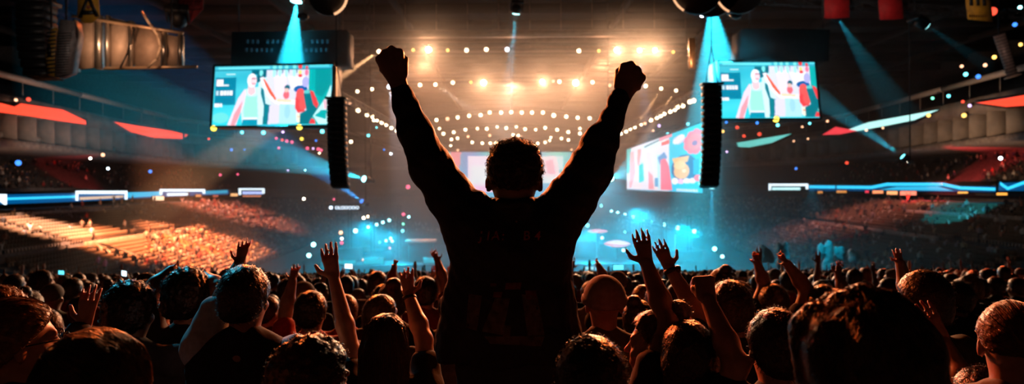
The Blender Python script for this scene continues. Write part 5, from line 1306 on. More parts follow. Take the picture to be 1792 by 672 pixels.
# side screen nearly along the hall
def bgS(u, v):
    c = np.zeros(u.shape + (3,)); c[..., 0] = .0; c[..., 1] = .55 + .1 * (1 - v); c[..., 2] = .85
    return c
def side_shapes():
    S = [('p', [(0, 0), (62, 0), (62, 100), (0, 100)], (.85, .8, .92)), ('p', [(0, 0), (7, 0), (8, 30), (4, 60), (0, 60)], (.05, .6, .6)), ('p', [(14, 5), (20, 5), (24, 98), (10, 98)], (1, .8, .85)), ('p', [(6, 10), (12, 10), (14, 60), (8, 96), (4, 98)], (.95, .45, .5)),
         ('p', [(18, 8), (24, 10), (20, 50), (17, 40)], (.95, .35, .35)), ('p', [(20, 45), (26, 40), (28, 80), (20, 85)], (.0, .65, .62)), ('p', [(30, 20), (36, 22), (46, 98), (36, 98)], (1, .72, .74)), ('p', [(34, 60), (40, 70), (42, 98), (34, 98)], (.95, .3, .35)),
         ('p', [(46, 30), (52, 32), (54, 98), (47, 98)], (.55, .82, .92)), ('p', [(24, 4), (58, 0), (60, 12), (26, 16)], (.8, .95, .95)), ('p', [(28, 6), (50, 2), (50, 5), (28, 10)], (.1, .2, .3)), ('p', [(52, 10), (63, 8), (63, 16), (52, 16)], (.9, .12, .12)), ('p', [(50, 0), (66, -2), (66, 5), (50, 7)], (.95, .3, .4)),
         ('p', [(47, 36), (56, 28), (60, 40), (50, 50)], (.1, .3, .6)), ('p', [(51, 42), (57, 40), (62, 55), (66, 98), (51, 98)], (.95, .16, .25)), ('r', 43, 75, 48, 92, (.1, .35, .6)),
         ('e', 74, 14, 7, 7, (.75, .7, .95)), ('e', 71, 16, 4, 4, WHT), ('e', 77, 11, 4, 4, WHT)]
    cx, cy = 92, 24
    for i in range(9):
        a = i * 2 * math.pi / 9; S.append(('e', cx + 8 * math.cos(a), cy + 12 * math.sin(a), 4.6, 7, (.95, .15, .22)))
    S += [('e', cx, cy, 8, 12, (.95, .2, .22)), ('e', cx, cy + 2, 3, 4, (.3, .1, .3)), ('e', 80, 62, 15, 22, (.0, .12, .35)), ('p', [(66, 43), (86, 43), (84, 52), (68, 52)], (.95, .55, .22)), ('e', 77, 66, 9, 13, (.95, .5, .2)), ('e', 75, 56, 7, 7, (1, .65, .3)), ('e', 80, 66, 2.5, 2.5, (1, .8, .5)),
          ('e', 69, 82, 4, 5.5, WHT), ('e', 76, 83, 4, 4, (.95, .5, .9)), ('e', 83, 82, 4, 4, WHT), ('e', 89, 82, 4, 4, (.9, .85, 1)), ('e', 95, 78, 4, 5, (.95, .12, .15)), ('r', 90, 50, 97, 72, (.0, .4, .75))]
    for i in range(9): S.append(('r', 71 + i * 2.7, 95, 73 + i * 2.7, 99, (.75, .75, .95)))
    return S
CS = grid_paint(160, 110, (100, 100), side_shapes(), bgS)
screen('video_screen', [P(1097, 262, 106), P(1229, 215, 82), P(1230, 338, 82), P(1097, 331, 106)], CS, 'tall side screen right of the stage with a pink flower and orange jug', 1.2, .6)
# stage wall
def bgW(u, v):
    c = np.zeros(u.shape + (3,)); c[..., 0] = .05 + .12 * np.sin(u * 9) ** 2; c[..., 1] = .5 + .2 * np.cos(u * 14) * (1 - v); c[..., 2] = .62 + .2 * v
    return c
WSH = [('p', [(8, 0), (16, 0), (14, 60), (10, 100), (2, 100)], (.9, .3, .35)), ('r', 0, 30, 6, 100, (.3, .8, .85)), ('r', 21, 8, 43, 82, (.9, .8, .98)), ('r', 24, 30, 40, 70, (.82, .93, 1)), ('p', [(21, 76), (43, 76), (43, 90), (22, 90)], (.95, .6, .9)), ('r', 44, 15, 50, 95, (.1, .7, .8)),
       ('r', 74, 8, 94, 40, (.6, .9, .95)), ('p', [(76, 12), (88, 8), (92, 60), (78, 66)], (.95, .8, .9)), ('p', [(80, 20), (86, 16), (88, 48), (82, 50)], (.9, .5, .62)), ('r', 76, 55, 96, 70, (.8, .95, 1)), ('r', 86, 72, 98, 95, (.1, .6, .9))]
screen('stage_screen', [P(770, 266, 128), P(1000, 266, 128), P(1000, 345, 128), P(770, 345, 128)], grid_paint(120, 50, (100, 100), WSH, bgW), 'wide pale pink and cyan screen at the back of the stage behind the man\'s head', 1.1)

# ------------------------------------------------------------------ speaker arrays, boxes, banners, signs
def line_array(x0, x1, y0, y1, Y, n, label, curve=1.0, towards=0, strip=True):
    c = P((x0 + x1) / 2, (y0 + y1) / 2, Y); W = abs(P(x1, y0, Y).x - P(x0, y0, Y).x); Ht = (P(x0, y0, Y) - P(x0, y1, Y)).length
    root = empty('speaker_array', c); tag(root, label, 'speaker')
    h = Ht / n
    for i in range(n):
        t = i / (n - 1); z = Ht / 2 - h * (i + .5); tilt = -.02 - .28 * t * t * curve; yo = -.0 + .9 * t ** 3 * curve
        R = Matrix.Rotation(tilt, 3, 'X')
        cab = MB().box((0, yo, z), (W * .9, .95, h * .93), rot=R, bev=.03).build('cabinet', GRILLE, root)
        MB().box((0, yo - .48, z - .02), (W * .8, .04, h * .7), rot=R).build('grille', BLACK, cab)
        if strip:
            s_ = 1 if strip > 0 else -1
            MB().box((s_ * W * .48, yo - .1, z), (W * .09, .5, h * .62), rot=R, bev=.02).build('lit_side_edge', mat('lit_edge_metal', (.5, .33, .22), .4, .5, noise=.3, nscale=8), cab)  # warm light along the cabinet edge, put into a tan strip
    MB().box((0, 0, Ht / 2 + .12), (W * 1.05, 1.2, .16)).build('top_frame', STEEL, root)
    mb = MB()
    for sx in (-1, 1): mb.tube((sx * W * .3, 0, Ht / 2 + .2), (0, 0, min(Ht / 2 + 3.2, H + 25 - c.z)), .04, n=6)
    mb.tube((0, 0, min(Ht / 2 + 3.2, H + 25 - c.z)), (0, 0, H + 25.2 - c.z), .05, n=6); mb.build('chain', STEEL, root)
    return root
line_array(573, 606, 175, 328, 56, 15, 'tall black line of speakers hanging between the left screen and the stage', strip=1)
line_array(1229, 1263, 150, 327, 56, 16, 'tall black line of speakers hanging at the right of the stage', strip=-1)
line_array(36, 92, 10, 134, 30, 9, 'big dark speaker array at the top left corner', .5, strip=0)
# bright striped backs beside the top left array
def slab(label, poly, Y, th, m, name='hanging_panel', cat='panel', rows=0, m2=None):
    pts = [P(x, y, Y) for x, y in poly]; c = sum(pts, Vector()) / len(pts); root = empty(name, c); tag(root, label, cat)
    MB().prism([p - c for p in pts], (0, th, 0)).build('board', m, root)
    return root, c
r_, c_ = slab('yellow and dark striped narrow panel beside the top left speaker array', [(90, 50), (97, 48), (96, 95), (94, 134), (84, 132), (79, 98)], 29.4, .5, mat('yellow_panel', (.42, .24, .04), .5, noise=.4, nscale=3), 'side_panel_banner')
mb = MB()
for i in range(11):
    y = 56 + i * 7; mb.prism([P(x, yy, 29.35) - c_ for x, yy in ((81, y), (97, y - 2), (97, y + .5), (81, y + 2.5))], (0, .06, 0))
mb.prism([P(x, yy, 29.35) - c_ for x, yy in ((82, 78), (88, 80), (89, 100), (83, 99))], (0, .08, 0)); mb.build('slot', BLACK, r_)
MB().tube(P(90, 49, 29.6) - c_, (P(90, 49, 29.6) - c_).xy.to_3d() + Vector((0, 0, H + 25.5 - c_.z)), .04, n=6).build('chain', STEEL, r_)
r_, c_ = slab('grey metal narrow panel right of the yellow striped one', [(106, 34), (127, 36), (132, 60), (119, 126), (97, 134), (97, 95), (100, 60)], 29.0, .6, mat('grey_panel', (.32, .28, .28), .5, .3, noise=.2, nscale=5), 'side_panel_banner')
mb = MB()
for i in range(16):
    y = 58 + i * 4.6; mb.prism([P(x, yy, 28.95) - c_ for x, yy in ((99, y), (124 - i * .4, y - 1), (124 - i * .4, y - .2), (99, y + .8))], (0, .05, 0))
mb.build('rib', STEEL, r_)
MB().tube(P(116, 36, 29.3) - c_, (P(116, 36, 29.3) - c_).xy.to_3d() + Vector((0, 0, H + 25.5 - c_.z)), .04, n=6).build('chain', STEEL, r_)
# metal lattice frame with big lit panels
def lit_frame():
    Y = 38; c = P(210, 78, Y); root = empty('panel_frame', c); tag(root, 'large metal panels in a frame near the top left, lit warm from the front', 'panel')
    pm = mat('satin_panel', (.38, .28, .22), .6, .25, noise=.12, nscale=2)
    cols = [(134, 38, 165, 30, 165, 118, 134, 122), (190, 30, 224, 38, 224, 116, 188, 118), (231, 40, 282, 52, 280, 117, 231, 116), (289, 60, 312, 64, 310, 114, 288, 116)]
    for k, q in enumerate(cols):
        pts = [P(q[i], q[i + 1], Y) - c for i in range(0, 8, 2)]
        MB().prism(pts, (0, .12, 0)).build('panel', pm, root)
    for (x, y0, y1, w) in ((130, 34, 124, 3), (170, 26, 120, 5), (186, 26, 120, 2.5), (227, 36, 118, 3), (285, 52, 118, 3), (314, 60, 116, 2.5)):
        MB().prism([P(x - w, y0, Y - .35) - c, P(x + w, y0, Y - .35) - c, P(x + w, y1, Y - .35) - c, P(x - w, y1, Y - .35) - c], (0, .4, 0)).build('upright', ALU, root)
    mb = MB(); mb.tube(P(182, 120, Y - .3) - c, P(345, 117, Y - .3) - c, .09, n=8); mb.tube(P(126, 28, Y - .3) - c, P(320, 58, Y - .3) - c, .09, n=8); mb.build('rail', mat('lit_aluminium', (.6, .42, .28), .4, .6, noise=.1, nscale=4), root)
    pts = [P(248, 20, Y - 1) - c, P(262, 42, Y - 1) - c, P(276, 62, Y - 1) - c, P(281, 82, Y - 1) - c, P(274, 104, Y - 1) - c, P(258, 118, Y - 1) - c]
    MB().path(pts, .07, 6).build('cable', mat('pale_cable', (.5, .38, .28), .5), root)
    MB().path([P(236, 50, Y - .9) - c, P(222, 95, Y - .9) - c, P(210, 120, Y - .9) - c], .05, 6).build('cable', BLACK, root)
    mb = MB(); mb.tube(P(170, 26, Y) - c, (P(170, 26, Y) - c).xy.to_3d() + Vector((0, 0, H + 25.5 - c.z)), .05, n=6); mb.tube(P(300, 52, Y) - c, (P(300, 52, Y) - c).xy.to_3d() + Vector((0, 0, H + 25.5 - c.z)), .05, n=6); mb.build('chain', STEEL, root)
lit_frame()
l_ = bpy.data.lights.new('frame_fill', 'SPOT')
spot(P(160, 62, 35.5), P(164, 75, 38), (1, .55, .3), 260, 110, .6, .1); spot(P(205, 70, 34), P(212, 76, 38), (1, .5, .26), 420, 80, .8, .1); spot(P(252, 60, 35), P(262, 84, 38), (1, .5, .26), 200, 90, .8, .1)  # added warm spots without fixtures, they light the metal panels
# dark equipment boxes above the screens
def dark_box(poly, Y, th, label, rows=0):
    root, c = slab(label, poly, Y, th, mat('matt_black_box', (.02, .022, .028), .6, noise=.2, nscale=2), 'equipment_box', 'box')
    x0, x1 = poly[0][0], poly[1][0]; y0 = poly[0][1]
    if rows:
        mb = MB()
        for r, (yy, gaps) in enumerate(((72, 'xxx xxxx xxx xxxx'), (87, 'xxxxxx xxxx xxxxx'))):
            for i, ch in enumerate(gaps):
                if ch == 'x' : mb.prism([P(430 + i * 8.8 - r * 2, yy - 3, Y - .03) - c, P(435.5 + i * 8.8 - r * 2, yy - 3, Y - .03) - c, P(435 + i * 8.8 - r * 2, yy + 4, Y - .03) - c, P(430.5 + i * 8.8 - r * 2, yy + 4, Y - .03) - c], (0, .02, 0))
        mb.build('marking', mat('faint_marking', (.16, .14, .18), .6), root)
    mb = MB()
    for x in (x0 + 12, x1 - 12): 
        q = P(x, y0, Y + .5) - c; mb.tube(q, (q.x, q.y, H + 25.5 - c.z), .06, n=6)
    mb.build('chain', STEEL, root)
dark_box([(406, 56), (606, 52), (606, 112), (404, 114)], 63, 3.0, 'wide black box with two faint rows of markings above the left screen', 1)
dark_box([(1300, 50), (1452, 52), (1450, 106), (1296, 104)], 63, 3.0, 'wide plain black box above the right screen')
def banner(poly, Y, m, label, name='banner', extra=None):
    root, c = slab(label, poly, Y, .05, m, name, 'banner')
    xs = [p[0] for p in poly]; y0 = min(p[1] for p in poly)
    mb = MB().tube(P(min(xs) - 2, y0, Y) - c, P(max(xs) + 2, y0, Y) - c, .04, n=6)
    for x in (min(xs), max(xs)):
        q = P(x, y0, Y) - c; mb.tube(q, (q.x, q.y, H + 25.5 - c.z), .02, n=5)
    mb.build('hanging_bar', STEEL, root)
    if extra: extra(root, c, Y)
REDC = mat('red_banner_cloth', (.5, .012, .018), .7, noise=.15, nscale=3); YELC = mat('yellow_banner_cloth', (.55, .27, .02), .7, noise=.2, nscale=3); SIGNR = mat('red_pennant_cloth', (.28, .02, .025), .7, noise=.15, nscale=3)
def ex_tri(root, c, Y):
    pr = lambda pts: [P(x, y, Y - .04) - c for x, y in pts]
    MB().prism(pr([(151, -6), (156, -6), (143, 31), (136, 31)]), (0, .03, 0)).prism(pr([(151, -6), (157, -6), (173, 28), (166, 29)]), (0, .03, 0)).prism(pr([(143, 18), (166, 18), (168, 25), (140, 26)]), (0, .03, 0)).build('triangle_mark', BLACK, root)
    MB().lathe(P(154, 12, Y - .05) - c, (0, 1, 0), [(0, .06), (.03, .08)], 10).build('spot_mark', mat('rust_mark', (.3, .08, .03), .7), root)
banner([(136, -10), (171, -10), (174, 28), (160, 40), (146, 40), (135, 29)], 27, YELC, 'yellow hanging sign with a black triangular mark at the top left', 'hanging_sign', ex_tri)
def ex_red(root, c, Y):
    mb = MB(); pr = lambda pts: [P(x, y, Y - .04) - c for x, y in pts]
    for i in range(5):
        x = 320 + i * 7; mb.prism(pr([(x, 1), (x + 1.4, 1), (x + 1.4, 10), (x, 10)]), (0, .02, 0)).prism(pr([(x, 1), (x + 5, 1), (x + 5, 2.6), (x, 2.6)]), (0, .02, 0))
        if i % 2: mb.prism(pr([(x + 3.6, 1), (x + 5, 1), (x + 5, 10), (x + 3.6, 10)]), (0, .02, 0))
    mb.prism(pr([(314, 18), (352, 15), (352, 17), (314, 20)]), (0, .02, 0)); mb.build('faint_lettering', mat('dark_red_print', (.1, .01, .012), .7), root)
banner([(311, -12), (356, -12), (355, 16), (330, 43), (310, 18)], 40, SIGNR, 'dark red pointed pennant with faint lettering at the top left', 'pennant', ex_red)
banner([(1443, -12), (1486, -12), (1487, 31), (1443, 33)], 43, REDC, 'plain red banner at the top right, the left one of two')
banner([(1536, -12), (1578, -12), (1581, 33), (1540, 35)], 43, REDC, 'plain red banner at the top right, the one nearer the yellow banner')
def ex_bars(root, c, Y):
    pr = lambda pts: [P(x, y, Y - .04) - c for x, y in pts]; mb = MB()
    for x in (1696, 1708, 1719): mb.prism(pr([(x, -6), (x + 6, -6), (x + 7, 10), (x + 1, 10)]), (0, .02, 0))
    mb.build('bar_mark', BLACK, root)
    mb = MB()
    for i in range(9): mb.prism(pr([(1696 + i * 4, 26), (1698.5 + i * 4, 26), (1698.5 + i * 4, 30), (1696 + i * 4, 30)]), (0, .02, 0))
    mb.build('small_print', mat('brown_print', (.25, .1, .01), .7), root)
banner([(1689, -12), (1733, -12), (1738, 38), (1694, 34)], 41, YELC, 'yellow banner with three black bars at the top right', 'banner', ex_bars)
# round pale duct pipe and flame coloured pole at the far right
def pole():
    a, b = P(1748, 60, 44), P(1772, 132, 44); c = (a + b) / 2; root = empty('hanging_tube', c); tag(root, 'slanted ribbed grey tube hanging at the top right', 'tube')
    mb = MB().tube(a - c, b - c, .34, .3, 16); mb.build('tube_body', mat('tube_metal', (.3, .2, .18), .5, .3, noise=.2, nscale=10), root, True)
    mb = MB(); d = (b - a).normalized()
    for i in range(14): mb.lathe(a - c + (b - a) * (i / 13.5), d, [(0, .36), (.04, .36)], 16)
    mb.build('ring', STEEL, root)
    MB().lathe(b - c, d, [(0, .36), (.05, .5), (.1, .5)], 16).build('rim', mat('tube_rim', (.6, .4, .3), .4, .4), root, True)
    MB().tube(a - c, (a - c) + Vector((0, 0, H + 25.5 - a.z)), .05, n=6).build('chain', STEEL, root)
pole()
p = P(1737, 20, 44); lamp(p, 'tall thin red and blue lit lamp above the slanted tube', None, 'red', .6, aim=P(1700, 40, 20))
# round fixtures, orange rim light put on as a glowing arc, top centre left and right
def rim_lit_fixture(px, py, Y, rad, a0, a1, label, r=.05):
    c = P(px, py, Y); root = empty('round_fixture', c); tag(root, label, 'light')
    pts = [Vector((math.cos(t) * rad, 0, math.sin(t) * rad)) for t in np.linspace(a0, a1, 14)]
    MB().path(pts, r, 8).build('lit_rim', lampmat('rim_glow', (1, .5, .25), 1.3), root, True)
    MB().lathe((0, .05, 0), (0, 1, 0), [(0, rad * .93), (.3, rad * .95), (1.0, rad * .6)], 24).build('housing', BLACK, root, True)
    MB().tube((0, .3, rad), (0, .3, H + 25.5 - c.z), .05, n=6).build('hanger', STEEL, root)
rim_lit_fixture(572, -8, 34, 1.0, -1.2, .5, 'black round fixture with an orange lit right rim at the top left of centre', .06)
rim_lit_fixture(1222, -22, 34, 1.35, math.pi + .1, math.pi + 1.0, 'black round fixture with an orange lit left rim at the top right of centre', .05)
rim_lit_fixture(1246, -26, 40, 1.9, math.pi + .3, math.pi + .95, 'second black round fixture with an orange rim at the top right of centre', .06)
rim_lit_fixture(1296, -20, 40, 1.5, math.pi + .2, math.pi + 1.1, 'black round fixture with an orange rim just right of the wide teal beam', .06)
# short lit post beside the right speaker array
pp = (P(1210, 80, 58) + P(1212, 108, 58)) / 2
o = MB().box((0, 0, 0), (.55, .3, 2.6), bev=.05).build('lit_post', mat('lit_aluminium', (.6, .42, .28), .4, .6)); o.location = pp; tag(o, 'short metal post with warm light left of the right speaker array', 'post')
spot(pp + Vector((-.6, -3, -2)), pp, (1, .45, .2), 400, 50, .8)
# rigging trusses
truss_thing(P(-40, 60, 34) + Vector((0, 0, 3)), P(640, -10, 48), 'long rigging truss crossing the top left', .5)
truss_thing(P(1180, -8, 48), P(1830, 28, 44), 'long rigging truss crossing the top right behind the banners', .5)
for k, (Yb, py) in enumerate(((84, 60), (98, 72), (112, 88))):
    mb = MB(); a, b = P(600, py, Yb), P(1200, py, Yb); L_ = (b - a).length
    mb.box((L_ / 2, 0, 0), (L_, .25, .5)).box((L_ / 2, .3, -.35), (L_, .9, .08)).box((L_ / 2, .3, .35), (L_, .9, .08))
    for i in range(12): mb.tube((L_ * i / 11, .1, .2), (L_ * i / 11, .1, H + 25.4 - a.z), .05, n=5)
    o = mb.build('roof_beam', mat('roof_steel', (.16, .11, .09), .55, .3, noise=.2, nscale=1)); o.location = a; tag(o, ['lowest looking near roof beam above the stage lamps', 'middle roof beam above the stage lamps', 'farthest roof beam above the stage lamps'][k], 'beam')

# ------------------------------------------------------------------ the stage
st = empty('stage', (0, 112, 0)); tag(st, 'low dark stage with teal lit front under the trusses', 'stage')
zs = P(896, 462, 102).z
MB().box((0, 0, zs / 2), (50, 20, zs - .3), bev=.1).build('deck', BLACK, st)
MB().box((0, -.1, zs - .1), (50.6, 20.4, .2), bev=.05).build('deck_edge', STEEL, st)
def light_strip(x0, x1, y0, y1, Y, c, s, label, name='led_strip'):
    a = P(x0, y0, Y); b = P(x1, y1, Y); ce = (a + b) / 2; root = empty(name, ce); tag(root, label, 'screen')
    w, h = abs(b.x - a.x), abs(a.z - b.z)
    MB().box((0, .12, 0), (w + .2, .2, h + .2), bev=.02).build('cabinet', BLACK, root); MB().box((0, 0, 0), (w, .06, h)).build('lit_face', lampmat('strip_%d_%d' % (x0, y0), c, s), root)
    # stands on legs
    mb = MB()
    for sx in (-.4, .4): mb.tube((sx * w, .15, -h / 2), (sx * w, .15, -(ce.z - (zs if abs(Y - 112) < 10 and abs(ce.x) < 25 else 0))), .05, n=5)
    mb.build('stand', STEEL, root)
light_strip(637, 671, 451, 462, 102.3, (.02, .5, .65), .8, 'teal screen strip low on the stage left of centre')
light_strip(592, 622, 456, 462, 101, (.02, .5, .6), .7, 'smaller teal screen strip at the left end of the stage')
light_strip(741, 764, 451, 460, 103, (.02, .5, .65), .7, 'teal screen strip beside the raised fist man at left')
light_strip(1024, 1052, 467, 472, 101.5, (.5, .9, .9), .8, 'pale flat light strip on the stage right of the man')
light_strip(562, 569, 440, 472, 101.5, (.0, .3, .4), .5, 'narrow upright teal light panel left of the stage')
# illuminated sign
a = P(574, 363.5, 96); root = empty('lit_sign', a); tag(root, 'bright white dot and row of white letters hanging left of the stage', 'sign')
MB().box((P(600, 363, 96).x - a.x, .2, 0), (5.2, .2, 1.0), bev=.03).build('backing', BLACK, root)
WS = lampmat('sign_white', (.7, .85, 1), 3)
MB().lathe((P(579, 363, 96).x - a.x, .05, 0), (0, -1, 0), [(0, .25), (.05, .25)], 14).build('round_logo', WS, root)
cu = bpy.data.curves.new('t', 'FONT'); cu.body = 'OLOOOOO'; cu.size = .62; cu.extrude = .03; to = bpy.data.objects.new('t', cu); COL.objects.link(to)
me = bpy.data.meshes.new_from_object(to.evaluated_get(bpy.context.evaluated_depsgraph_get())); bpy.data.objects.remove(to)
ob = obj('letters', me, WS, root); ob.rotation_euler = (math.pi / 2, 0, 0); ob.location = (P(586, 363, 96).x - a.x, .05, -.22)
MB().tube((1.2, .2, .4), (1.2, .2, H + 25.4 - a.z), .03, n=5).tube((3, .2, .4), (3, .2, H + 25.4 - a.z), .03, n=5).build('hanging_wire', STEEL, root)
# white topped tables / risers on the stage
def stage_table(x0, x1, y0, y1, yb, Y, label, top, legs=True):
    a, b = P(x0, y0, Y), P(x1, y1, Y); ce = Vector(((a.x + b.x) / 2, Y, b.z)); root = empty('stage_table', (ce.x, Y, zs)); tag(root, label, 'table')
    w = b.x - a.x; z = a.z - zs
    MB().box((0, 0, z - .15), (w, 2.4, .5), bev=.08).build('table_top', top, root)
    MB().box((0, .2, (z - .4) / 2), (w * .82, 1.8, z - .4), bev=.05).build('table_base', BLACK, root)
    return root, z
TOPW = mat('lit_table_top', (.8, .62, .55), .6, noise=.1, nscale=3)
r_, z_ = stage_table(711, 763, 420, 424, 460, 106, 'white topped table with people behind it on the stage at left', TOPW)
spot(P(737, 392, 103), P(737, 422, 106), (1, .6, .45), 260, 75, .9)
def saucer(px, py, w, h, Y, label):
    c = P(px, py, Y); root = empty('saucer_lamp', c); tag(root, label, 'light'); R_ = w / 2 * Y / F
    MB().lathe((0, 0, -h / 2 * Y / F), (0, 0, 1), [(0, R_ * .3), (h * .3 * Y / F, R_ * .85), (h * .5 * Y / F, R_), (h * .75 * Y / F, R_ * .8), (h * Y / F, R_ * .25)], 28).build('glowing_shade', lampmat('saucer_pink', (1, .28, .3), 1.05), root, True)
    MB().lathe((0, 0, -h * .56 * Y / F), (0, 0, 1), [(0, R_ * .4), (.12, R_ * .5)], 24).build('base_ring', STEEL, root)
    MB().tube((0, 0, -h / 2 * Y / F), (0, 0, zs - c.z), .15, .3, n=10).build('stem', STEEL, root)
saucer(1046, 404.5, 36, 7, 112, 'smaller flat pink glowing saucer lamp on the stage right of the man')
saucer(1080, 426.5, 47, 12, 106, 'larger flat pink glowing saucer lamp on the stage right of the man')
# towers, risers and monitors on the stage
def tower(px, y0, Y, label, w=.5):
    a = P(px, y0, Y); b = Vector((a.x, a.y, zs)); mb = MB(); truss(mb, b - b, a - b, w, .035, 1.0); mb.box((0, 0, a.z - b.z + .1), (w * 1.6, w * 1.6, .2), bev=.03).box((0, 0, .05), (w * 2.2, w * 2.2, .1))
    o = mb.build('truss_tower', STEEL); o.location = b; tag(o, label, 'tower')
for a_ in [(612, 352, 108, 'truss tower at the left end of the stage'), (652, 380, 104, 'shorter truss tower left of the white table'), (698, 362, 110, 'truss tower just left of the white table'), (1122, 372, 108, 'truss tower behind the raised watch arm'), (1163, 386, 106, 'truss tower under the dropping aqua lamps'), (1206, 380, 104, 'truss tower at the right end of the stage')]: tower(*a_[:3], a_[3])
def riser_box(x0, x1, y0, y1, Y, label):
    a, b = P(x0, y0, Y), P(x1, y1, Y); w = b.x - a.x; root = empty('stage_riser', ((a.x + b.x) / 2, Y, zs)); tag(root, label, 'riser'); h = a.z - zs
    MB().box((0, 0, h / 2), (w, 2.2, h), bev=.06).build('riser_body', BLACK, root); MB().box((0, 0, h + .03), (w * 1.03, 2.3, .06)).build('riser_top', STEEL, root)
for a_ in [(576, 632, 436, 466, 107, 'black box riser at the left end of the stage'), (640, 690, 440, 466, 109, 'black box riser left of the white table'), (1005, 1042, 424, 466, 110, 'black box riser right of the central man'), (1100, 1150, 432, 466, 108, 'black box riser behind the raised arms at right'), (1160, 1226, 440, 468, 106, 'wide black box riser at the right end of the stage')]: riser_box(*a_)
MB_p = MB().box((0, 0, 0), (.3, .1, 3.4), bev=.03).build('upright_panel', mat('pale_drape', (.5, .6, .6), .8)); MB_p.location = P(1182, 430, 103); tag(MB_p, 'thin pale upright panel on the stage right of the raised arms', 'panel')
# performers
lpV = {}
def performer(px, Y, z, c, label, arm=0, s=1.0):
    V, Q, T = lowpoly(arm, False)
    S = SDF((-.35, -.25, 0), (.35, .3, 2.15), .03)
    torso(S, .01); head(S); legs(S)
    for sd in (-1, 1):
        if arm and (arm == 2 or sd == 1): S.cone((sd * .18, 0, 1.43), (sd * .28, .02, 1.68), .05, .042, k=.03); S.cone((sd * .28, .02, 1.68), (sd * .24, .05, 1.98), .042, .03, k=.02); S.ell((sd * .24, .05, 2.03), (.04, .03, .06), k=.02)
        else: S.cone((sd * .18, 0, 1.42), (sd * .27, -.02, 1.15), .05, .042, k=.03); S.cone((sd * .27, -.02, 1.15), (sd * .22, .14, .98), .042, .03, k=.02); S.ell((sd * .21, .17, .94), (.035, .04, .05), k=.02)
    q = P(px, 400, Y); root = empty('person', (q.x, Y, z), math.pi); root.scale = (s,) * 3; tag(root, label, 'person')
    part('body', S.net('body'), SKINS[0], root); 
    S = SDF((-.35, -.25, .8), (.35, .3, 1.6), .03); torso(S, .03); S.clip(lambda X, Y_, Z: np.maximum(.88 - Z, Z - 1.5) + 0 * X + 0 * Y_)
    part('shirt', S.net('shirt'), CL[c], root); part('hair', hair_mesh('short', .014, 1), HAIRS[0], root); part('trousers', TROU, CL['black'], root)
performer(722, 107.6, zs, 'white', 'small performer in white at the left end of the white table', 0, 1.2)
performer(734, 107.6, zs, 'red', 'small performer in red behind the white table', 1, 1.25)
performer(749, 107.6, zs, 'navy', 'small performer in dark blue behind the white table', 0, 1.2)
# standing people on the lit seats at left, they show as single figures
def stander(px, py_feet, d, c, label, arm=0, m=None, yaw=1.57):
    q = onwall(px, py_feet, d); r = (30 - d) / 28 * ROWS; z = H - 11 + 8.8 * math.ceil(r) / ROWS
    V, Q, T = lowpoly(arm, False); me = np_mesh('standing_figure', V, Q, True)
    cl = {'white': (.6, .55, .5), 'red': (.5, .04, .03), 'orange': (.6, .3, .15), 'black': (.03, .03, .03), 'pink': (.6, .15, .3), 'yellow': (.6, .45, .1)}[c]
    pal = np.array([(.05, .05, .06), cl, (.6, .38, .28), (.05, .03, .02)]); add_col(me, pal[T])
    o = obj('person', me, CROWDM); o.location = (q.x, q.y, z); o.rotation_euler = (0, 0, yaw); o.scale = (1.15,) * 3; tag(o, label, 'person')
for a in [(125, 405, 6, 'white', 'standing figure in white at the left end of the lit empty seats'), (152, 415, 10, 'red', 'standing figure in red among the lit seats at left', 0), (158, 425, 13, 'white', 'standing pale figure just right of and below the one in red'),
          (176, 402, 5, 'orange', 'standing orange lit figure at the top row left of the pair'), (200, 398, 4, 'white', 'standing figure in white at the top row, left one of the pair', 2), (214, 402, 5, 'orange', 'standing figure with arms up at the top row, right one of the pair', 2),
          (232, 398, 4.5, 'orange', 'standing orange lit figure at the top row right of the pair', 1), (250, 404, 6, 'white', 'standing pale figure near the right end of the top row', 1), (219, 428, 14, 'white', 'lone bright white figure in the middle of the lit empty seats'), (271, 402, 4, 'red', 'standing figure in red right of the lit seats'),
          (172, 460, 22, 'pink', 'left figure in pink at the bottom corner of the lit seats'), (184, 462, 23, 'pink', 'right figure in pink at the bottom corner of the lit seats'), (448, 462, 24, 'yellow', 'figure in yellow beside the raised hand of the man in the black shirt')]:
    stander(*a)
# teal lit people before the right stand: tall pale flags of cloth lit teal
def teal_cloth(px, py, w, h, Y, label):
    c = P(px, py, Y); S = SDF((-w, -.5, -h), (w, .5, h), .08)
    rr_ = random.Random(px)
    for i in range(6): S.ell((rr_.uniform(-.5, .5) * w, 0, rr_.uniform(-.6, .6) * h), (w * .3, .3, h * .35), k=.2)
    S.rough(.06, 6, px); o = obj('draped_cloth', S.net('draped_cloth'), mat('pale_drape', (.5, .6, .6), .8, noise=.1, nscale=4)); o.location = c; tag(o, label, 'cloth')
    o['label'] = label
for a in [(1345, 448, 1.3, 1.1, 60, 'small teal lit draped shape left of the long waving arm'), (1370, 444, .9, 1.7, 60, 'upright teal lit draped shape behind the long waving arm'), (1448, 452, 1.3, 2.1, 62, 'largest teal lit draped shape at right'), (1468, 452, .8, 1.4, 62, 'teal lit draped shape just right of the largest'), (1497, 452, .9, 1.0, 64, 'rightmost small teal lit draped shape')]:
    teal_cloth(*a)
    q = P(a[0], a[1], a[4]); 
    MB_ = MB().tube((0, 0, -.2), (0, 0, step_z(a[4]) - q.z), .06, n=6).build('support_pole', STEEL, COL.objects[-1] if False else [o for o in COL.objects if o.get('label') == a[5]][0])
spot(P(1420, 330, 58), P(1425, 455, 61), (.0, .55, .85), 1700, 62, .5)

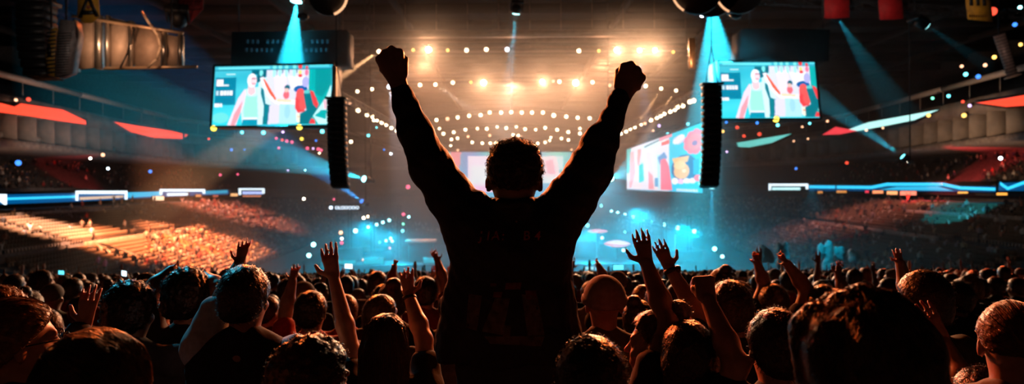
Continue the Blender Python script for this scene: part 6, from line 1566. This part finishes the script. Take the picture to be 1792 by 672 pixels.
# ------------------------------------------------------------------ haze
hz = obj('haze', np_mesh('haze', [(-42, 57.5, 0.2), (42, 57.5, 0.2), (42, 150, 0.2), (-42, 150, 0.2), (-42, 57.5, H + 17.8), (42, 57.5, H + 17.8), (42, 150, H + 17.8), (-42, 150, H + 17.8)], [(3, 2, 1, 0), (4, 5, 6, 7), (0, 1, 5, 4), (1, 2, 6, 5), (2, 3, 7, 6), (3, 0, 4, 7)]))
hm = bpy.data.materials.new('stage_haze'); hm.use_nodes = True; nt = hm.node_tree; nt.nodes.clear()
vs = nt.nodes.new('ShaderNodeVolumeScatter'); vs.inputs['Density'].default_value = .0075; vs.inputs['Anisotropy'].default_value = .45; vs.inputs['Color'].default_value = (.95, .95, .97, 1)
out = nt.nodes.new('ShaderNodeOutputMaterial'); nt.links.new(vs.outputs[0], out.inputs['Volume']); hz.data.materials.append(hm)
tag(hz, 'thin smoke hanging in the hall around the stage lights', 'haze', kind='stuff')
hm.cycles.homogeneous_volume = True if hasattr(hm.cycles, 'homogeneous_volume') else None

# ------------------------------------------------------------------ camera, world, view
cam = bpy.data.cameras.new('camera'); cam.sensor_width = 36; cam.lens = 36 * F / 1792; cam.shift_y = -(336 - HOR) / 1792 * -1 * -1
cam.clip_end = 600; cam.clip_start = .05
cam.dof.use_dof = True; cam.dof.focus_distance = 2.4; cam.dof.aperture_fstop = 2.9; cam.dof.aperture_blades = 0
co = bpy.data.objects.new('camera', cam); COL.objects.link(co); co.location = (0, 0, H); co.rotation_euler = (math.pi / 2, -ROLL, 0); SC.camera = co
w = bpy.data.worlds.new('hall_ambient'); SC.world = w; w.use_nodes = True
w.node_tree.nodes['Background'].inputs['Color'].default_value = (.2, .25, .3, 1); w.node_tree.nodes['Background'].inputs['Strength'].default_value = .011
SC.view_settings.view_transform = 'Standard'; SC.view_settings.look = 'None'; SC.view_settings.gamma = 1; SC.view_settings.exposure = 0; SC.view_settings.use_curve_mapping = False
cy = SC.cycles; cy.use_denoising = True; cy.volume_bounces = 0; cy.max_bounces = 4; cy.diffuse_bounces = 2; cy.glossy_bounces = 2; cy.transparent_max_bounces = 4
cy.use_light_tree = True; cy.sample_clamp_indirect = 3; cy.caustics_reflective = False; cy.caustics_refractive = False
